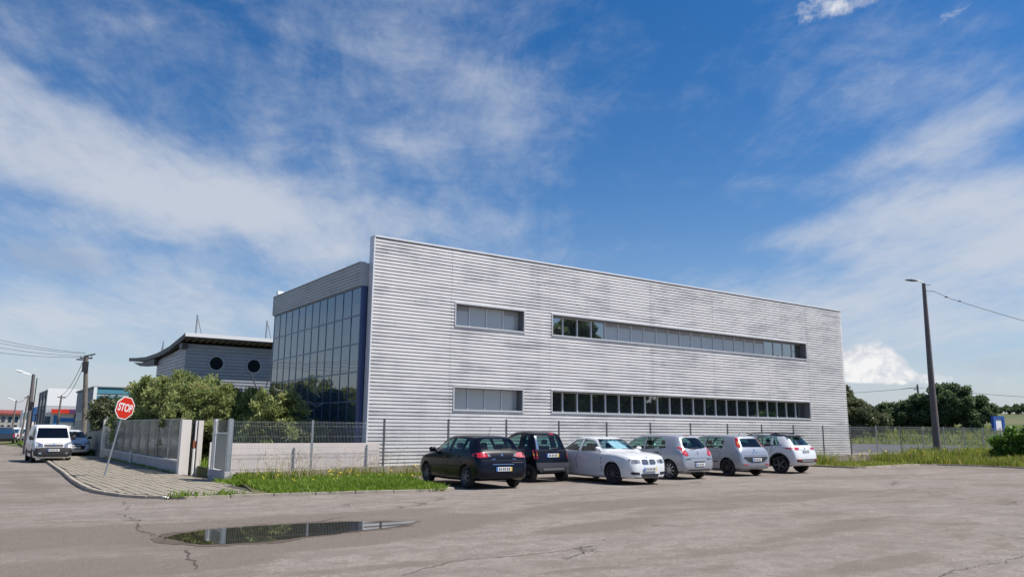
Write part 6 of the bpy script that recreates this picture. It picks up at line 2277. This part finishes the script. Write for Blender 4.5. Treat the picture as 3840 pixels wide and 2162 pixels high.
def patchy(x, y, s=1.0, k=0.0):
    return .5 + .5 * math.sin(x * 1.7 * s + 1.3 * math.sin(y * 1.1 * s + k) + k) * math.sin(y * 2.3 * s + .9 * math.sin(x * .8 * s) + k * 2)


FRONT = [(6.3, 18.98), (7.4, 18.72), (9.33, 18.34), (10.7, 18.2), (11.0, 18.7), (11.05, 22.6), (11.4, 23.5), (13, 23.55), (33.2, 23.5), (33.2, 24.0), (6.75, 24.0), (6.7, 22.4), (6.35, 20.6)]
P = scatter(52000, FRONT, 3, lambda x, y: .03, lambda x, y: .25 + .75 * patchy(x, y, .8))
H = (.10 + .16 * np.array([patchy(p[0], p[1], .8) for p in P]) * np.random.default_rng(1).random(len(P)) + .05 * np.random.default_rng(2).random(len(P))) * np.array([.35 + .65 * sm(.05, .9, p[1] - (19.05 - (p[0] - 5.9) * .19)) if p[0] < 11.1 else .8 for p in P])
tag(link('grass', blades('grass', P, H, .011, 'grass', 5)), kind='stuff')
P = scatter(3600, [(6.7, 22.7), (11.2, 22.3), (11.6, 23.2), (33.2, 23.5), (33.2, 24.0), (6.75, 24.0)], 8, lambda x, y: .03, lambda x, y: patchy(x, y, 1.2, 2) ** 1.5)
H = .16 + .30 * np.random.default_rng(3).random(len(P)) ** 1.6
tag(link('tall_weeds', blades('tall_weeds', P, H, .012, 'weed', 6, .3)), kind='stuff')
RIGHT = [(33.45, 20.65), (37.3, 21.0), (40.1, 21.15), (41.4, 20.45), (41.8, 18.6), (41.4, 16.8), (41.25, 12), (60, 12), (64, 23.9), (33.4, 23.95)]
P = scatter(46000, RIGHT, 13, lambda x, y: .03, lambda x, y: .3 + .7 * patchy(x, y, .6, 1))
g_ = np.random.default_rng(4)
H = np.array([(.10 if (x < 40.5) else .30) + (.10 if x < 40.5 else .42) * patchy(x, y, .6, 1) * g_.random() for x, y, _ in P])
tag(link('grass', blades('grass', P, H, .018, 'weed', 15)), kind='stuff')
P = scatter(15000, [(33.2, 23.0), (39, 22.4), (44, 21), (60, 16), (64, 23.9), (33.2, 23.95)], 17, lambda x, y: .03, lambda x, y: patchy(x, y, .7, 4) * (.08 if 35.8 < x < 41.5 else 1))
H = .30 + .40 * g_.random(len(P)) + np.array([.35 * sm(39, 43, p[0]) for p in P]) * g_.random(len(P))
tag(link('tall_weeds', blades('tall_weeds', P, H, .016, 'weed', 19, .3)), kind='stuff')
P = scatter(5200, [(4.05, 52.0), (6.5, 52.0), (7.1, 95), (5.0, 95), (4.55, 71.7)], 21, lambda x, y: gz(x, y) - .0)
tag(link('grass', blades('grass', P, .22 + .3 * g_.random(len(P)), .05, 'grass', 22)), kind='stuff')
# weeds along the kerb and the foot of the wall
kp = []
for i in range(620):
    k = random.uniform(4.0, 11.0)
    if patchy(k, 3, 2.2) < .55:
        continue
    a = [q for q in KERB[14:19]]
    y = 18.98 - (k - 5.5) * .19 if k > 5.5 else 19.0 + (5.5 - k) * .1
    kp.append((k, y + random.gauss(.10, .06), .03))
kp += [(6.5 + random.gauss(0, .06), random.uniform(30.4, 47), -.10) for _ in range(900)]
kp += [(6.6 + random.gauss(0, .15), random.uniform(22.5, 24.5), .0) for _ in range(500)]
kp += [(random.uniform(3.9, 5.8), 19.1 + random.gauss(0, .06), .03) for _ in range(120)]
tag(link('kerb_weeds', blades('kerb_weeds', kp, .06 + .14 * g_.random(len(kp)), .012, 'grass', 33, .6)), kind='stuff')
# yard grass behind the fence
P = scatter(5000, [(7.0, 24.8), (11.0, 24.8), (11.0, 30), (7.2, 30)], 35, lambda x, y: .22)
tag(link('grass', blades('grass', P, .12 + .25 * g_.random(len(P)), .012, 'grass', 36)), kind='stuff')
P = []
while len(P) < 26000:
    d, a = 76.5 + 45 * random.random() ** 1.6, R(random.uniform(47, 84))
    x, y = d * math.sin(a), d * math.cos(a)
    if random.random() < .3 + .7 * patchy(x, y, .25):
        P.append((x, y, hill_z(x, y) - .12))
P += [(x, y, z) for x, y, z in scatter(7000, [(62, 10), (74, 12), (74, 25), (66, 36), (62, 24)], 39, lambda x, y: hill_z(x, y) - .12)]
tag(link('field_grass', blades('field_grass', P, .22 + .35 * g_.random(len(P)), .05, 'weed', 40)), kind='stuff')



def flowers(pts, s, seed, m, name, zlo, zhi):
    g = random.Random(seed)
    F_, S_ = MB(), MB()
    for x, y, z in pts:
        h = g.uniform(zlo, zhi)
        dx, dy = g.gauss(0, .06), g.gauss(0, .06)
        S_.tube([(x, y, z), (x + dx, y + dy, z + h)], .004, 3, caps=False)
        for k in range(g.choice((1, 1, 2, 3))):
            c = Vector((x + dx + g.gauss(0, .05) * (k > 0), y + dy + g.gauss(0, .05) * (k > 0), z + h - k * .04))
            n = 6
            t = Vector((g.gauss(0, .5), g.gauss(-.3, .5), 1)).normalized()
            a = t.orthogonal().normalized()
            b2 = t.cross(a)
            ss = s * g.uniform(.7, 1.3)
            F_.add([c - t * ss * .3] + [c + (a * math.cos(2 * math.pi * q / n) + b2 * math.sin(2 * math.pi * q / n)) * ss for q in range(n)], [(0, 1 + q, 1 + (q + 1) % n) for q in range(n)])
    tag(F_.build(name, M[m]), kind='stuff')
    tag(S_.build('flower_stalks', M['dry']), kind='stuff')


P = scatter(95, [(6.8, 21.6), (11.1, 20.6), (11.6, 23.3), (33.2, 23.5), (33.2, 24.0), (6.75, 24.0)], 43, lambda x, y: .03, lambda x, y: patchy(x, y, 1.1, 5) ** 2 * (1 if x < 14 else .5))
flowers(P, .022, 44, 'petal', 'yellow_flowers', .14, .42)
P = scatter(300, [(33.4, 21.5), (40, 21.6), (42.5, 19), (60, 14), (64, 23.9), (33.4, 23.95)], 47, lambda x, y: .03, lambda x, y: patchy(x, y, .7, 3) ** 2)
flowers(P, .032, 48, 'petal', 'yellow_flowers', .3, .85)
# dry seed stalks in the verge
S_ = MB()
for x, y, z in scatter(150, [(6.8, 22.4), (11.2, 22.4), (11.6, 23.3), (20, 23.6), (20, 24.0), (6.75, 24.0)], 53, lambda x, y: .03, lambda x, y: patchy(x, y, 1.3, 7) ** 2):
    h = random.uniform(.4, .95)
    d = Vector((random.gauss(0, .12), random.gauss(0, .1), h))
    S_.tube([(x, y, z), (x + d.x * .4, y + d.y * .4, z + h * .6), (x + d.x, y + d.y, z + h)], [.004, .003, .002], 3, caps=False)
    for k in range(4):
        c = Vector((x, y, z)) + d * random.uniform(.55, 1)
        e = Vector((random.gauss(0, .09), random.gauss(0, .09), random.uniform(.02, .12)))
        S_.tube([c, c + e], [.003, .005], 3, caps=False)
tag(S_.build('dry_stalks', M['dry']), kind='stuff')

# ------------------------------------------------------------------ litter
for (x, y, z), lab in (((3.95, 19.28, .0), 'crumpled white paper scrap in the gutter below the pavement corner'), ((41.0, 20.7, .0), 'white plastic scrap on the asphalt by the right kerb'), ((42.0, 16.9, .1), 'white plastic scrap at the kerb under the green bush')):
    b = MB()
    vs = [(random.uniform(-.09, .09), random.uniform(-.06, .06), random.uniform(0, .07)) for _ in range(14)]
    bm = bmesh.new()
    for v in vs:
        bm.verts.new(v)
    bmesh.ops.convex_hull(bm, input=bm.verts)
    me = bpy.data.meshes.new('paper_scrap')
    bm.to_mesh(me)
    bm.free()
    me.materials.append(M['white'])
    tag(link('paper_scrap', me, None, (x, y, z + .005)), lab, 'litter', 'white litter at the kerbs')

bpy.context.view_layer.update()
